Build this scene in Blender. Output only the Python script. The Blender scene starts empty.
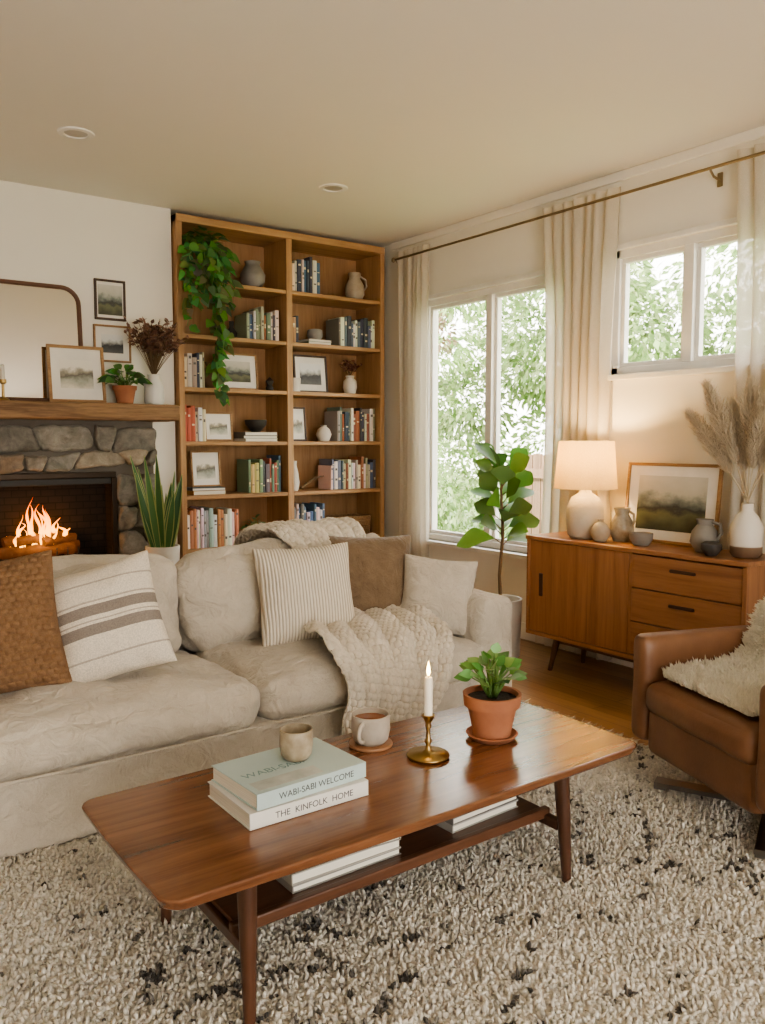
import bpy, bmesh, math, random
import numpy as np
from mathutils import Vector, Matrix, noise, Euler
random.seed(7); np.random.seed(7)
S=bpy.context.scene
R=random.uniform
pi=math.pi
# ------------------------------------------------------------------ helpers
def link(o): S.collection.objects.link(o); return o
def grp(name, parts, loc=(0,0,0), rz=0, rx=0):
    e=bpy.data.objects.new(name,None); e.empty_display_size=.05; link(e)
    e.location=loc; e.rotation_euler=(rx,0,rz)
    for p in parts: p.parent=e
    return e
def rgb(c): return (c[0],c[1],c[2],1)
class NT:
    def __init__(s,name):
        s.m=bpy.data.materials.new(name); s.m.use_nodes=True; s.t=s.m.node_tree
        s.n=s.t.nodes; s.l=s.t.links; s.p=s.n['Principled BSDF']; s.out=s.n['Material Output']
    def new(s,t,**k):
        n=s.n.new(t)
        for a,b in k.items(): setattr(n,a,b)
        return n
    def lk(s,a,b): s.l.new(a,b)
    def coords(s,stretch=(1,1,1),kind='Object'):
        tc=s.new('ShaderNodeTexCoord'); mp=s.new('ShaderNodeMapping'); mp.inputs['Scale'].default_value=stretch
        s.lk(tc.outputs[kind],mp.inputs['Vector']); return mp.outputs['Vector']
    def noise(s,vec,scale,detail=5,dist=0,rough=.55):
        n=s.new('ShaderNodeTexNoise'); n.inputs['Scale'].default_value=scale; n.inputs['Detail'].default_value=detail
        n.inputs['Distortion'].default_value=dist; n.inputs['Roughness'].default_value=rough
        s.lk(vec,n.inputs['Vector']); return n.outputs['Fac']
    def ramp(s,fac,stops,interp='LINEAR'):
        r=s.new('ShaderNodeValToRGB'); r.color_ramp.interpolation=interp
        e=r.color_ramp.elements
        while len(e)<len(stops): e.new(.5)
        for i,(p,c) in enumerate(stops): e[i].position=p; e[i].color=rgb(c)
        s.lk(fac,r.inputs['Fac']); return r.outputs['Color']
    def bump(s,h,strength,dist=.01,prev=None):
        b=s.new('ShaderNodeBump'); b.inputs['Strength'].default_value=strength; b.inputs['Distance'].default_value=dist
        if prev: s.lk(prev.outputs['Normal'],b.inputs['Normal'])
        s.lk(h,b.inputs['Height']); s.lk(b.outputs['Normal'],s.p.inputs['Normal']); return b
def mat(name,c,rough=.6,metal=0,c2=None,vs=6,bump=0,bs=60,stretch=(1,1,1),sheen=0,coat=0,emis=None,es=0,bd=.01):
    t=NT(name); p=t.p
    p.inputs['Roughness'].default_value=rough; p.inputs['Metallic'].default_value=metal
    v=t.coords(stretch)
    if c2 is None: c2=tuple(x*.86 for x in c)
    t.lk(t.ramp(t.noise(v,vs),[(.3,c2),(.7,c)]),p.inputs['Base Color'])
    if bump: t.bump(t.noise(v,bs,3),bump,bd)
    p.inputs['Sheen Weight'].default_value=sheen; p.inputs['Coat Weight'].default_value=coat
    p.inputs['Coat Roughness'].default_value=.15
    if emis: p.inputs['Emission Color'].default_value=rgb(emis); p.inputs['Emission Strength'].default_value=es
    return t.m
def wood(name,c1,c2,axis='X',scale=10,rough=.4,coat=0,bump=.08):
    t=NT(name); st=[1,1,1]; st['XYZ'.index(axis)]=.06
    v=t.coords(tuple(st))
    a=t.noise(v,scale,8,1.6,.6); b=t.noise(v,scale*7,6,.3,.75)
    mx=t.new('ShaderNodeMath',operation='MULTIPLY_ADD'); mx.inputs[1].default_value=.42; t.lk(b,mx.inputs[0])
    m2=t.new('ShaderNodeMath',operation='MULTIPLY'); m2.inputs[1].default_value=.62; t.lk(a,m2.inputs[0]); t.lk(m2.outputs[0],mx.inputs[2])
    mid=tuple((x+y)/2 for x,y in zip(c1,c2)); dk=tuple(x*.7 for x in c2)
    t.lk(t.ramp(mx.outputs[0],[(.33,dk),(.43,c2),(.52,mid),(.64,c1)]),t.p.inputs['Base Color'])
    t.p.inputs['Roughness'].default_value=rough; t.p.inputs['Coat Weight'].default_value=coat; t.p.inputs['Coat Roughness'].default_value=.2
    t.bump(mx.outputs[0],bump,.004); return t.m
def fabric(name,c,c2=None,weave=350,rough=.95,bump=.35,sheen=.25,vs=14,wrinkle=0):
    t=NT(name); v=t.coords()
    if c2 is None: c2=tuple(x*.84 for x in c)
    n=t.noise(v,vs,6); w=t.noise(v,weave,2)
    mm=t.new('ShaderNodeMath',operation='MULTIPLY_ADD'); mm.inputs[1].default_value=.5; t.lk(w,mm.inputs[0])
    m2=t.new('ShaderNodeMath',operation='MULTIPLY'); m2.inputs[1].default_value=.5; t.lk(n,m2.inputs[0]); t.lk(m2.outputs[0],mm.inputs[2])
    t.lk(t.ramp(mm.outputs[0],[(.35,c2),(.62,c)]),t.p.inputs['Base Color'])
    t.p.inputs['Roughness'].default_value=rough; t.p.inputs['Sheen Weight'].default_value=sheen
    pr=t.bump(t.noise(v,11,3,2.4,.5),wrinkle,.03) if wrinkle else None
    t.bump(mm.outputs[0],bump,.003,pr); return t.m
def vcol(name,rough=.7,trans=0,sheen=0,spec=.5):
    t=NT(name); a=t.new('ShaderNodeAttribute',attribute_name='Col'); t.lk(a.outputs['Color'],t.p.inputs['Base Color'])
    t.p.inputs['Roughness'].default_value=rough; t.p.inputs['Sheen Weight'].default_value=sheen
    t.p.inputs['Specular IOR Level'].default_value=spec
    if trans:
        tr=t.new('ShaderNodeBsdfTranslucent'); t.lk(a.outputs['Color'],tr.inputs['Color'])
        mx=t.new('ShaderNodeMixShader'); mx.inputs[0].default_value=trans
        t.lk(t.p.outputs[0],mx.inputs[1]); t.lk(tr.outputs[0],mx.inputs[2]); t.lk(mx.outputs[0],t.out.inputs['Surface'])
    return t.m
def orth(n):
    n=Vector(n).normalized(); a=Vector((0,0,1)) if abs(n.z)<.9 else Vector((1,0,0))
    t=n.cross(a).normalized(); return t,n.cross(t).normalized()
LEAF={'ovate':lambda s:math.sin(pi*s**.75),'fiddle':lambda s:math.sin(pi*s**1.25)**.8*(1-.15*math.sin(2*pi*s)),
 'sword':lambda s:min(1,(.55+1.2*s))*(1-s**3.5),'heart':lambda s:math.sin(pi*s**.5)**.8,'round':lambda s:max(0,math.sin(pi*s))**.6}
class B:
    def __init__(s): s.v=[]; s.f=[]; s.c=[]
    def add(s,vs,fs,col=(1,1,1)):
        o=len(s.v); s.v.extend([tuple(x) for x in vs]); s.f.extend([tuple(i+o for i in f) for f in fs]); s.c.extend([col]*len(fs))
    def box(s,lo,hi,col=(1,1,1),M=None):
        x0,y0,z0=lo;x1,y1,z1=hi
        vs=[(x0,y0,z0),(x1,y0,z0),(x1,y1,z0),(x0,y1,z0),(x0,y0,z1),(x1,y0,z1),(x1,y1,z1),(x0,y1,z1)]
        if M is not None: vs=[M@Vector(v) for v in vs]
        s.add(vs,[(0,3,2,1),(4,5,6,7),(0,1,5,4),(1,2,6,5),(2,3,7,6),(3,0,4,7)],col)
    def tube(s,pts,rad,col=(1,1,1),seg=8):
        pts=[Vector(p) for p in pts]; n=len(pts)
        if not hasattr(rad,'__len__'): rad=[rad]*n
        vs=[];t=None
        for i,p in enumerate(pts):
            d=(pts[min(i+1,n-1)]-pts[max(i-1,0)]).normalized()
            if t is None: t,_=orth(d)
            t=(t-d*t.dot(d)).normalized(); b=d.cross(t)
            for k in range(seg):
                a=2*pi*k/seg; vs.append(p+(t*math.cos(a)+b*math.sin(a))*rad[i])
        fs=[]
        for i in range(n-1):
            for k in range(seg):
                fs.append((i*seg+k,i*seg+(k+1)%seg,(i+1)*seg+(k+1)%seg,(i+1)*seg+k))
        fs.append(tuple(range(seg-1,-1,-1))); fs.append(tuple((n-1)*seg+k for k in range(seg)))
        s.add(vs,fs,col)
    def lathe(s,prof,col=(1,1,1),seg=32,M=None):
        vs=[];rings=[]
        for r,z in prof:
            if r<1e-6: rings.append([len(vs)]); vs.append(Vector((0,0,z)))
            else:
                rings.append(list(range(len(vs),len(vs)+seg)))
                for k in range(seg):
                    a=2*pi*k/seg; vs.append(Vector((r*math.cos(a),r*math.sin(a),z)))
        fs=[]
        for A,C in zip(rings,rings[1:]):
            for k in range(seg):
                k2=(k+1)%seg
                if len(A)==1 and len(C)==1: continue
                if len(A)==1: fs.append((A[0],C[k2],C[k]))
                elif len(C)==1: fs.append((A[k],A[k2],C[0]))
                else: fs.append((A[k],A[k2],C[k2],C[k]))
        if M is not None: vs=[M@v for v in vs]
        s.add(vs,fs,col)
    def leaf(s,base,d,nrm,L,W,droop=.3,col=(.1,.3,.05),shape='ovate',n=7,fold=.15,off=0):
        d=Vector(d).normalized(); nrm=Vector(nrm); nrm=(nrm-d*nrm.dot(d))
        if nrm.length<1e-3: nrm=orth(d)[0]
        nrm.normalize(); side=d.cross(nrm); base=Vector(base)+nrm*off; vs=[];fs=[]
        for i in range(n):
            q=i/(n-1); c=base+d*L*q-Vector((0,0,1))*droop*L*q*q
            w=max(.02,LEAF[shape](min(max(q,.01),.985)))*W/2
            vs+= [c-side*w+nrm*w*fold, c, c+side*w+nrm*w*fold]
        for i in range(n-1):
            a=i*3; fs+=[(a,a+1,a+4,a+3),(a+1,a+2,a+5,a+4)]
        s.add(vs,fs,col)
    def obj(s,name,m,smooth=False,angle=None):
        me=bpy.data.meshes.new(name); me.from_pydata(s.v,[],s.f); me.materials.append(m)
        ca=me.color_attributes.new('Col','FLOAT_COLOR','CORNER')
        arr=[]
        for f,c in zip(s.f,s.c): arr+= [c[0],c[1],c[2],1]*len(f)
        ca.data.foreach_set('color',arr)
        if smooth:
            me.polygons.foreach_set('use_smooth',[True]*len(me.polygons))
            if angle: me.set_sharp_from_angle(angle=math.radians(angle))
        me.update(); return link(bpy.data.objects.new(name,me))
def box(name,lo,hi,m,bev=.004,seg=2):
    bm=bmesh.new(); bmesh.ops.create_cube(bm,size=1)
    c=[(a+b)/2 for a,b in zip(lo,hi)]; sz=[abs(b-a) for a,b in zip(lo,hi)]
    for v in bm.verts: v.co=Vector([v.co[i]*sz[i]+c[i] for i in range(3)])
    if bev: bmesh.ops.bevel(bm,geom=bm.edges[:],offset=min(bev,min(sz)*.45),segments=seg,affect='EDGES',profile=.5)
    me=bpy.data.meshes.new(name); bm.to_mesh(me); bm.free(); me.materials.append(m)
    return link(bpy.data.objects.new(name,me))
def lathe(name,prof,m,seg=40,loc=(0,0,0),angle=50):
    b=B(); b.lathe(prof,seg=seg); o=b.obj(name,m,True,angle); o.location=loc; return o
def tube(name,pts,rad,m,seg=10):
    b=B(); b.tube(pts,rad,seg=seg); return b.obj(name,m,True,60)
def rbox(name,size,r,m,puff=(0,0,0),n=16,wr=0,ws=4,loc=(0,0,0),rot=(0,0,0),seed=0):
    bm=bmesh.new(); bmesh.ops.create_cube(bm,size=2)
    bmesh.ops.subdivide_edges(bm,edges=bm.edges[:],cuts=n,use_grid_fill=True)
    h=[s/2 for s in size]
    for v in bm.verts:
        q=[math.sin(max(-1,min(1,c))*pi/2) for c in v.co]
        p=Vector([q[i]*h[i] for i in range(3)])
        inn=Vector([max(-(h[i]-r),min(h[i]-r,p[i])) for i in range(3)])
        d=p-inn
        if d.length>1e-7: p=inn+d.normalized()*min(r,max(d.length,r) if d.length>0 else 0)
        for i in range(3):
            j,k=[a for a in range(3) if a!=i]
            p[i]+=puff[i]*q[i]*(1-q[j]**2)*(1-q[k]**2)
        if wr:
            nn=noise.noise_vector(p*ws+Vector((seed*3.1,seed*1.7,seed)))
            n2=noise.noise_vector(p*ws*2.7+Vector((seed*3.1,seed*1.7,9)))
            p+=nn*wr+n2*wr*.4
        v.co=p
    me=bpy.data.meshes.new(name); bm.to_mesh(me); bm.free(); me.materials.append(m)
    me.polygons.foreach_set('use_smooth',[True]*len(me.polygons))
    o=link(bpy.data.objects.new(name,me)); o.location=loc; o.rotation_euler=rot; return o
def rb(name,lo,hi,r,m,**k):
    return rbox(name,[b-a for a,b in zip(lo,hi)],r,m,loc=[(a+b)/2 for a,b in zip(lo,hi)],**k)
def pillow(name,w,h,t,loc,rot,m,n=48,seed=0,wr=.009,knit=None):
    vs=[];fs=[];N=n+1
    def P(u,v,sg):
        f=(max(0,(1-u**4))*max(0,(1-v**4)))**.55*(1-.35*(u*u+v*v)/2)
        x=w/2*u*(1-.10*(1-v*v)*abs(u)-.035*v**4); z=h/2*v*(1-.10*(1-u*u)*abs(v)-.035*u**4)
        nn=noise.noise(Vector((x*7+seed*5,z*7,sg*3+seed)))+.6*noise.noise(Vector((x*15+seed*5,z*17,sg*3+seed)))
        a=math.atan2(z,x); edge=max(abs(u),abs(v)); cr=.9*abs(noise.noise(Vector((math.cos(a)*3.5+seed,math.sin(a)*3.5+seed*2,edge*1.2))))*edge
        y=-sg*(t/2*f+wr*(nn-cr)*min(1,f*2.5))
        if knit: y-=sg*.012*(abs(math.sin(x*pi/knit+((math.floor(z/knit*1.25)%2)*pi/2)))*abs(math.sin(z*pi*1.25/knit)))**.7*min(1,f*3)
        return (x,y,z)
    for sg in (1,-1):
        o=len(vs)
        for i in range(N):
            for j in range(N): vs.append(P(math.sin((-1+2*i/n)*pi/2),math.sin((-1+2*j/n)*pi/2),sg))
        for i in range(n):
            for j in range(n):
                q=(o+i*N+j,o+(i+1)*N+j,o+(i+1)*N+j+1,o+i*N+j+1); fs.append(q if sg==1 else q[::-1])
    b=B(); b.add(vs,fs); o=b.obj(name,m,True); 
    bm=bmesh.new(); bm.from_mesh(o.data); bmesh.ops.remove_doubles(bm,verts=bm.verts,dist=.0004); bm.to_mesh(o.data); bm.free()
    o.location=loc; o.rotation_euler=rot; return o
def tufts(name,P,Nn,col,h,r,lean,m,base_shade=.6,mid=.6,midr=.95):
    N=len(P); P=np.asarray(P,float); Nn=np.asarray(Nn,float)
    hh=h*np.random.uniform(.7,1.25,(N,1)); rr=r*np.random.uniform(.75,1.25,(N,1))
    L=np.random.normal(0,1,(N,3))*lean
    a=np.where(np.abs(Nn[:,2:3])<.9,np.array([[0,0,1.]]),np.array([[1.,0,0]]))
    t=np.cross(Nn,a); t/=np.linalg.norm(t,axis=1,keepdims=True); b=np.cross(Nn,t)
    V=np.zeros((N,7,3)); ph=np.random.uniform(0,6.28,(N,1))
    for k in range(3):
        an=ph+2*pi*k/3; off=(t*np.cos(an)+b*np.sin(an))*rr
        V[:,k]=P+off; V[:,3+k]=P+off*midr+Nn*hh*mid+L*.45
    V[:,6]=P+Nn*hh+L
    tri=[]
    for k in range(3):
        k2=(k+1)%3; tri+=[(k,k2,3+k2),(k,3+k2,3+k),(3+k,3+k2,6)]
    T=(np.array(tri)[None]+(np.arange(N)*7)[:,None,None]).reshape(-1)
    nf=N*9; me=bpy.data.meshes.new(name); me.vertices.add(N*7); me.vertices.foreach_set('co',V.reshape(-1))
    me.loops.add(nf*3); me.loops.foreach_set('vertex_index',T.astype(np.int32))
    me.polygons.add(nf); me.polygons.foreach_set('loop_start',(np.arange(nf)*3).astype(np.int32))
    me.polygons.foreach_set('use_smooth',np.ones(nf,bool))
    me.update(calc_edges=True)
    ca=me.color_attributes.new('Col','FLOAT_COLOR','POINT')
    C=np.ones((N,7,4)); C[:,:,:3]=np.asarray(col)[:,None,:]; C[:,:3,:3]*=base_shade  # root vertices coloured darker: painted shade between the tufts
    ca.data.foreach_set('color',C.reshape(-1)); me.materials.append(m)
    return link(bpy.data.objects.new(name,me))
# ------------------------------------------------------------------ materials
wallM=mat('wall_paint',(.83,.785,.695),.9,c2=(.81,.765,.675),vs=2,bump=.05,bs=200)
ceilM=mat('ceiling_paint',(.81,.77,.69),.95,c2=(.80,.76,.68),vs=2)
whiteM=mat('white_trim',(.86,.83,.77),.45)
oakM=wood('oak_bookcase',(.50,.30,.145),(.36,.20,.09),'Z',9,.5)
oakH=wood('oak_shelf',(.50,.30,.145),(.36,.20,.09),'X',9,.5)
backM=wood('oak_back',(.44,.26,.125),(.32,.175,.08),'Z',7,.6)
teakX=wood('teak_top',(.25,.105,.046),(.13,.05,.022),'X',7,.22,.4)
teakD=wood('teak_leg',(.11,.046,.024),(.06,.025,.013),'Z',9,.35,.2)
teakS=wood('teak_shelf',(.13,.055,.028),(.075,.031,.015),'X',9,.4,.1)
sbM=wood('sideboard_wood',(.38,.172,.07),(.25,.105,.042),'Y',8,.35,.2)
sbZ=wood('sideboard_wood_v',(.38,.172,.07),(.25,.105,.042),'Z',8,.35,.2)
mantM=wood('rustic_beam',(.36,.22,.115),(.16,.088,.045),'X',11,.75,0,.6)
linen=fabric('linen_oat',(.57,.505,.42),(.47,.41,.33),wrinkle=.55)
leather=mat('tan_leather',(.24,.115,.055),.40,c2=(.155,.068,.032),vs=5,bump=.25,bs=140,bd=.003)
brass=mat('brass',(.45,.31,.13),.32,1,c2=(.33,.22,.09))
rodM=mat('antique_brass_rod',(.34,.27,.17),.5,1)
chrome=mat('brushed_steel',(.35,.34,.33),.3,1)
blackM=mat('black_iron',(.02,.018,.016),.5)
terra=mat('terracotta',(.40,.165,.085),.8,c2=(.31,.12,.06),vs=9,bump=.1,bs=90)
ceram=mat('cream_ceramic',(.68,.63,.55),.45,c2=(.60,.54,.46),vs=10,bump=.05,bs=80)
ceramG=mat('grey_ceramic',(.30,.27,.24),.55,c2=(.20,.18,.16),vs=8,bump=.1)
ceramD=mat('dark_ceramic',(.05,.043,.038),.5)
ceramB=mat('brown_ceramic',(.24,.15,.09),.5,c2=(.15,.09,.05))
stonew=mat('stoneware',(.48,.40,.31),.5,c2=(.36,.29,.21),vs=14,bump=.08)
soil=mat('soil',(.035,.022,.014),.95,bump=.8,bs=60)
paper=mat('paper_pages',(.78,.73,.64),.9,stretch=(1,1,60),vs=6,c2=(.62,.56,.48))
leafM=vcol('leaf',.42,.28)
bookM=vcol('book_covers',.6)
tuftM=vcol('wool_tufts',.95,.15,.2,.1)
stemM=mat('stem',(.16,.10,.05),.8)
matboard=mat('mat_board',(.84,.80,.73),.9)
frameO=wood('frame_oak',(.40,.24,.11),(.28,.15,.065),'X',12,.5)
frameD=mat('frame_dark',(.07,.04,.025),.45)
def art(name,stops,seed):
    t=NT(name); tc=t.new('ShaderNodeTexCoord'); mp=t.new('ShaderNodeMapping'); mp.inputs['Location'].default_value=(seed,seed*2,0)
    t.lk(tc.outputs['Generated'],mp.inputs['Vector']); n=t.noise(mp.outputs[0],3.5,7)
    sp=t.new('ShaderNodeSeparateXYZ'); t.lk(tc.outputs['Generated'],sp.inputs[0])
    a=t.new('ShaderNodeMath',operation='MULTIPLY_ADD'); a.inputs[1].default_value=.6; t.lk(n,a.inputs[0]); 
    b=t.new('ShaderNodeMath',operation='SUBTRACT'); b.inputs[1].default_value=.3; t.lk(sp.outputs['Z'],b.inputs[0]); t.lk(b.outputs[0],a.inputs[2])
    t.lk(t.ramp(a.outputs[0],stops),t.p.inputs['Base Color']); t.p.inputs['Roughness'].default_value=.5; return t.m
art1=art('landscape_art',[(.0,(.06,.06,.035)),(.3,(.15,.15,.08)),(.42,(.05,.05,.045)),(.55,(.2,.22,.19)),(.68,(.5,.48,.4)),(1,(.6,.57,.5))],1.3)
art2=art('sketch_art',[(.0,(.72,.68,.58)),(.3,(.35,.36,.3)),(.45,(.15,.14,.11)),(.6,(.42,.38,.3)),(.7,(.78,.73,.64)),(1,(.8,.76,.68))],4.1)
art3=art('bw_art',[(.0,(.12,.12,.12)),(.4,(.05,.05,.05)),(.55,(.4,.4,.38)),(.7,(.7,.7,.68)),(1,(.75,.74,.7))],7.7)
# ------------------------------------------------------------------ room shell
XR=3.92; YB=5.33; ZC=2.80; XL=-1.6; YF=-1.9
t=NT('oak_floor'); v=t.coords(); mp=t.new('ShaderNodeMapping'); mp.inputs['Rotation'].default_value=(0,0,pi/2); t.lk(v,mp.inputs[0])
br=t.new('ShaderNodeTexBrick'); br.inputs['Scale'].default_value=1; br.inputs['Brick Width'].default_value=1.3; br.inputs['Row Height'].default_value=.09
br.inputs['Mortar Size'].default_value=.0016; br.inputs['Color1'].default_value=(.42,.24,.11,1); br.inputs['Color2'].default_value=(.31,.165,.07,1); br.inputs['Mortar'].default_value=(.12,.06,.03,1)
t.lk(mp.outputs[0],br.inputs['Vector'])
mp2=t.new('ShaderNodeMapping'); mp2.inputs['Scale'].default_value=(1,.06,1); t.lk(v,mp2.inputs[0]); gn=t.noise(mp2.outputs[0],40,8,.4,.65)
g=t.ramp(gn,[(.3,(.72,.72,.72)),(.7,(1.1,1.1,1.1))]); mx=t.new('ShaderNodeMix',data_type='RGBA',blend_type='MULTIPLY'); mx.inputs[0].default_value=1
t.lk(br.outputs['Color'],mx.inputs[6]); t.lk(g,mx.inputs[7]); t.lk(mx.outputs[2],t.p.inputs['Base Color']); t.p.inputs['Roughness'].default_value=.30
floorM=t.m
box('floor',(XL-.15,YF-.15,-.1),(XR+.15,5.8,0),floorM,0)
box('ceiling',(XL-.15,YF-.15,ZC),(XR+.15,5.8,ZC+.2),ceilM,0)
box('wall_left',(XL-.15,YF-.15,0),(XL,5.8,ZC),wallM,0)
b=B(); b.box((XL,YB,0),(2.165,5.8,ZC)); b.box((2.165,5.63,0),(XR,5.8,ZC)); b.obj('wall_back',wallM)
b=B(); y0,y1=YF,5.8
W2=(2.18,3.17,1.67,2.37); W1=(3.50,4.89,.56,2.32)
b.box((XR,y0,0),(XR+.15,W2[0],ZC)); b.box((XR,W2[0],0),(XR+.15,W2[1],W2[2])); b.box((XR,W2[0],W2[3]),(XR+.15,W2[1],ZC))
b.box((XR,W2[1],0),(XR+.15,W1[0],ZC)); b.box((XR,W1[0],0),(XR+.15,W1[1],W1[2])); b.box((XR,W1[0],W1[3]),(XR+.15,W1[1],ZC)); b.box((XR,W1[1],0),(XR+.15,y1,ZC))
b.obj('wall_right',wallM)
b=B(); b.box((XL,YF-.15,2.2),(XR,YF,ZC)); b.box((XL,YF-.15,0),(-.5,YF,2.2)); b.box((2.2,YF-.15,0),(XR,YF,2.2)); b.obj('wall_rear',wallM)  # opening added in unseen rear wall, letting sky light fill the foreground
box('baseboard_right',(XR-.018,YF,0),(XR,5.26,.11),whiteM)
box('baseboard_left',(XL,YF,0),(XL+.018,5.3,.11),whiteM)
box('trim_1',(XR-.022,YF,ZC-.055),(XR,5.26,ZC),wallM,.008)
# windows
t=NT('window_glass'); tr=t.new('ShaderNodeBsdfTransparent'); gl=t.new('ShaderNodeBsdfGlossy'); gl.inputs['Roughness'].default_value=.02
mx=t.new('ShaderNodeMixShader'); mx.inputs[0].default_value=.05; t.lk(tr.outputs[0],mx.inputs[1]); t.lk(gl.outputs[0],mx.inputs[2]); t.lk(mx.outputs[0],t.out.inputs['Surface']); glassM=t.m
def window(name,w):
    ya,yb,za,zb=w; P=[]; x0,x1=XR+.02,XR+.10; f=.045
    P+=[box('frame_bottom',(x0,ya,za),(x1,yb,za+f),whiteM),box('frame_top',(x0,ya,zb-f),(x1,yb,zb),whiteM),
        box('frame_side_a',(x0,ya,za),(x1,ya+f,zb),whiteM),box('frame_side_b',(x0,yb-f,za),(x1,yb,zb),whiteM)]
    ym=(ya+yb)/2; P.append(box('mullion',(x0-.008,ym-.03,za+f),(x1,ym+.03,zb-f),whiteM))
    for i,(a,c) in enumerate(((ya+f,ym-.03),(ym+.03,yb-f))):
        s=.025; xa,xb=x0+.02,x1-.02
        P+=[box('sash_bottom',(xa,a,za+f),(xb,c,za+f+s),whiteM),box('sash_top',(xa,a,zb-f-s),(xb,c,zb-f),whiteM),
            box('sash_left',(xa,a,za+f+s),(xb,a+s,zb-f-s),whiteM),box('sash_right',(xa,c-s,za+f+s),(xb,c,zb-f-s),whiteM),
            box('glass',(x0+.04,a+s,za+f+s),(x0+.043,c-s,zb-f-s),glassM,0)]
    P.append(box('sill',(XR-.05,ya-.04,za-.03),(XR+.12,yb+.04,za),whiteM))
    P+=[box('casing_top',(XR-.014,ya-.03,zb),(XR,yb+.03,zb+.03),whiteM),box('casing_a',(XR-.014,ya-.03,za),(XR,ya,zb),whiteM),box('casing_b',(XR-.014,yb,za),(XR,yb+.03,zb),whiteM)]
    grp(name,P)
window('window_1',W1); window('window_2',W2)
for x,y in ((1.273,4.31),(2.776,4.32)):
    a=lathe('trim_ring',[(.055,-.001),(.06,-.008),(.085,-.006),(.088,0)],whiteM,40)
    c=lathe('lens',[(0,-.002),(.055,-.002)],mat('lens_frosted',(.5,.47,.42),.3),40)
    grp('recessed_ceiling_light',[a,c],(x,y,ZC))
# ------------------------------------------------------------------ curtains
t=NT('sheer_linen'); v=t.coords((1,1,1)); n=t.noise(v,300,2); col=t.ramp(n,[(.3,(.72,.65,.54)),(.7,(.84,.78,.68))])
t.lk(col,t.p.inputs['Base Color']); t.p.inputs['Roughness'].default_value=.95
tr=t.new('ShaderNodeBsdfTranslucent'); t.lk(col,tr.inputs['Color']); tp=t.new('ShaderNodeBsdfTransparent'); 
m1=t.new('ShaderNodeMixShader'); m1.inputs[0].default_value=.42; t.lk(t.p.outputs[0],m1.inputs[1]); t.lk(tr.outputs[0],m1.inputs[2])
m2=t.new('ShaderNodeMixShader'); m2.inputs[0].default_value=.08; t.lk(m1.outputs[0],m2.inputs[1]); t.lk(tp.outputs[0],m2.inputs[2]); t.lk(m2.outputs[0],t.out.inputs['Surface'])
curtM=t.m
def curtain(name,ya,yb,nf,z0=.02,z1=2.70,seed=0,pinch=.12):
    b=B(); n=nf*14; m=40; vs=[];fs=[]
    for j in range(m+1):
        q=j/m; z=z1+(z0-z1)*q; wd=1-pinch*math.sin(pi*min(1,q*1.1))
        for i in range(n+1):
            s=i/n; yc=(ya+yb)/2; y=yc+(s-.5)*(yb-ya)*wd
            ph=s*nf*2*pi+1.6*noise.noise(Vector((s*4,q*1.5,seed)))
            amp=.022+.010*q+.012*noise.noise(Vector((s*7,q*2,seed+5)))
            x=3.860+amp*math.sin(ph)*(.85+.5*noise.noise(Vector((s*nf,q,seed))))
            y+=.010*math.cos(ph*1.0+1)
            vs.append((x,y,z))
    for j in range(m):
        for i in range(n): a=j*(n+1)+i; fs.append((a,a+1,a+n+2,a+n+1))
    b.add(vs,fs); return b.obj(name,curtM,True)
curtain('curtain',4.75,5.09,6,seed=1)
curtain('curtain',3.07,3.64,7,seed=4,pinch=.20)
curtain('curtain',1.78,2.37,7,seed=8)
P=[tube('rod',[(3.83,1.4,2.645),(3.83,5.12,2.645)],.008,rodM,12)]
for y in (1.5,2.50,5.1): P.append(tube('bracket',[(XR,y,2.60),(3.86,y,2.61),(3.83,y,2.635)],.006,rodM)); P.append(box('plate',(XR-.008,y-.015,2.57),(XR,y+.015,2.64),rodM))
P.append(lathe('finial',[(0,-.02),(.016,-.01),(.018,0),(.016,.01),(0,.02)],rodM,16,(3.83,5.13,2.645)))
grp('curtain_rod',P)
# ------------------------------------------------------------------ bookcase
BX0,BX1,BY0,BY1,BT=2.175,3.85,5.27,5.62,2.765; bm_=(BX0+BX1)/2
P=[box('side_left',(BX0,BY0,0),(BX0+.04,BY1,BT),oakM),box('side_right',(BX1-.04,BY0,0),(BX1,BY1,BT),oakM),
   box('divider',(bm_-.024,BY0,.1),(bm_+.024,BY1,BT-.04),oakM),box('top',(BX0,BY0-.005,BT-.05),(BX1,BY1,BT),oakH),box('back',(BX0+.04,BY1-.02,.05),(BX1-.04,BY1,BT-.05),backM),
   box('plinth',(BX0+.04,BY0+.02,0),(BX1-.04,BY1,.10),oakH)]
SZ=[.20,.56,.925,1.29,1.65,2.0,2.36]
for z in SZ:
    P+=[box('shelf',(BX0+.04,BY0+.006,z-.028),(bm_-.024,BY1-.02,z),oakH),box('shelf',(bm_+.024,BY0+.006,z-.028),(BX1-.04,BY1-.02,z),oakH)]
grp('bookcase',P)
PAL=[(.70,.63,.52),(.80,.75,.66),(.07,.08,.11),(.10,.10,.10),(.36,.14,.08),(.16,.20,.24),(.55,.45,.32),(.20,.24,.17),(.66,.60,.52),(.10,.15,.22),(.40,.35,.30),(.45,.13,.07),(.78,.72,.63),(.5,.3,.12)]
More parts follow.
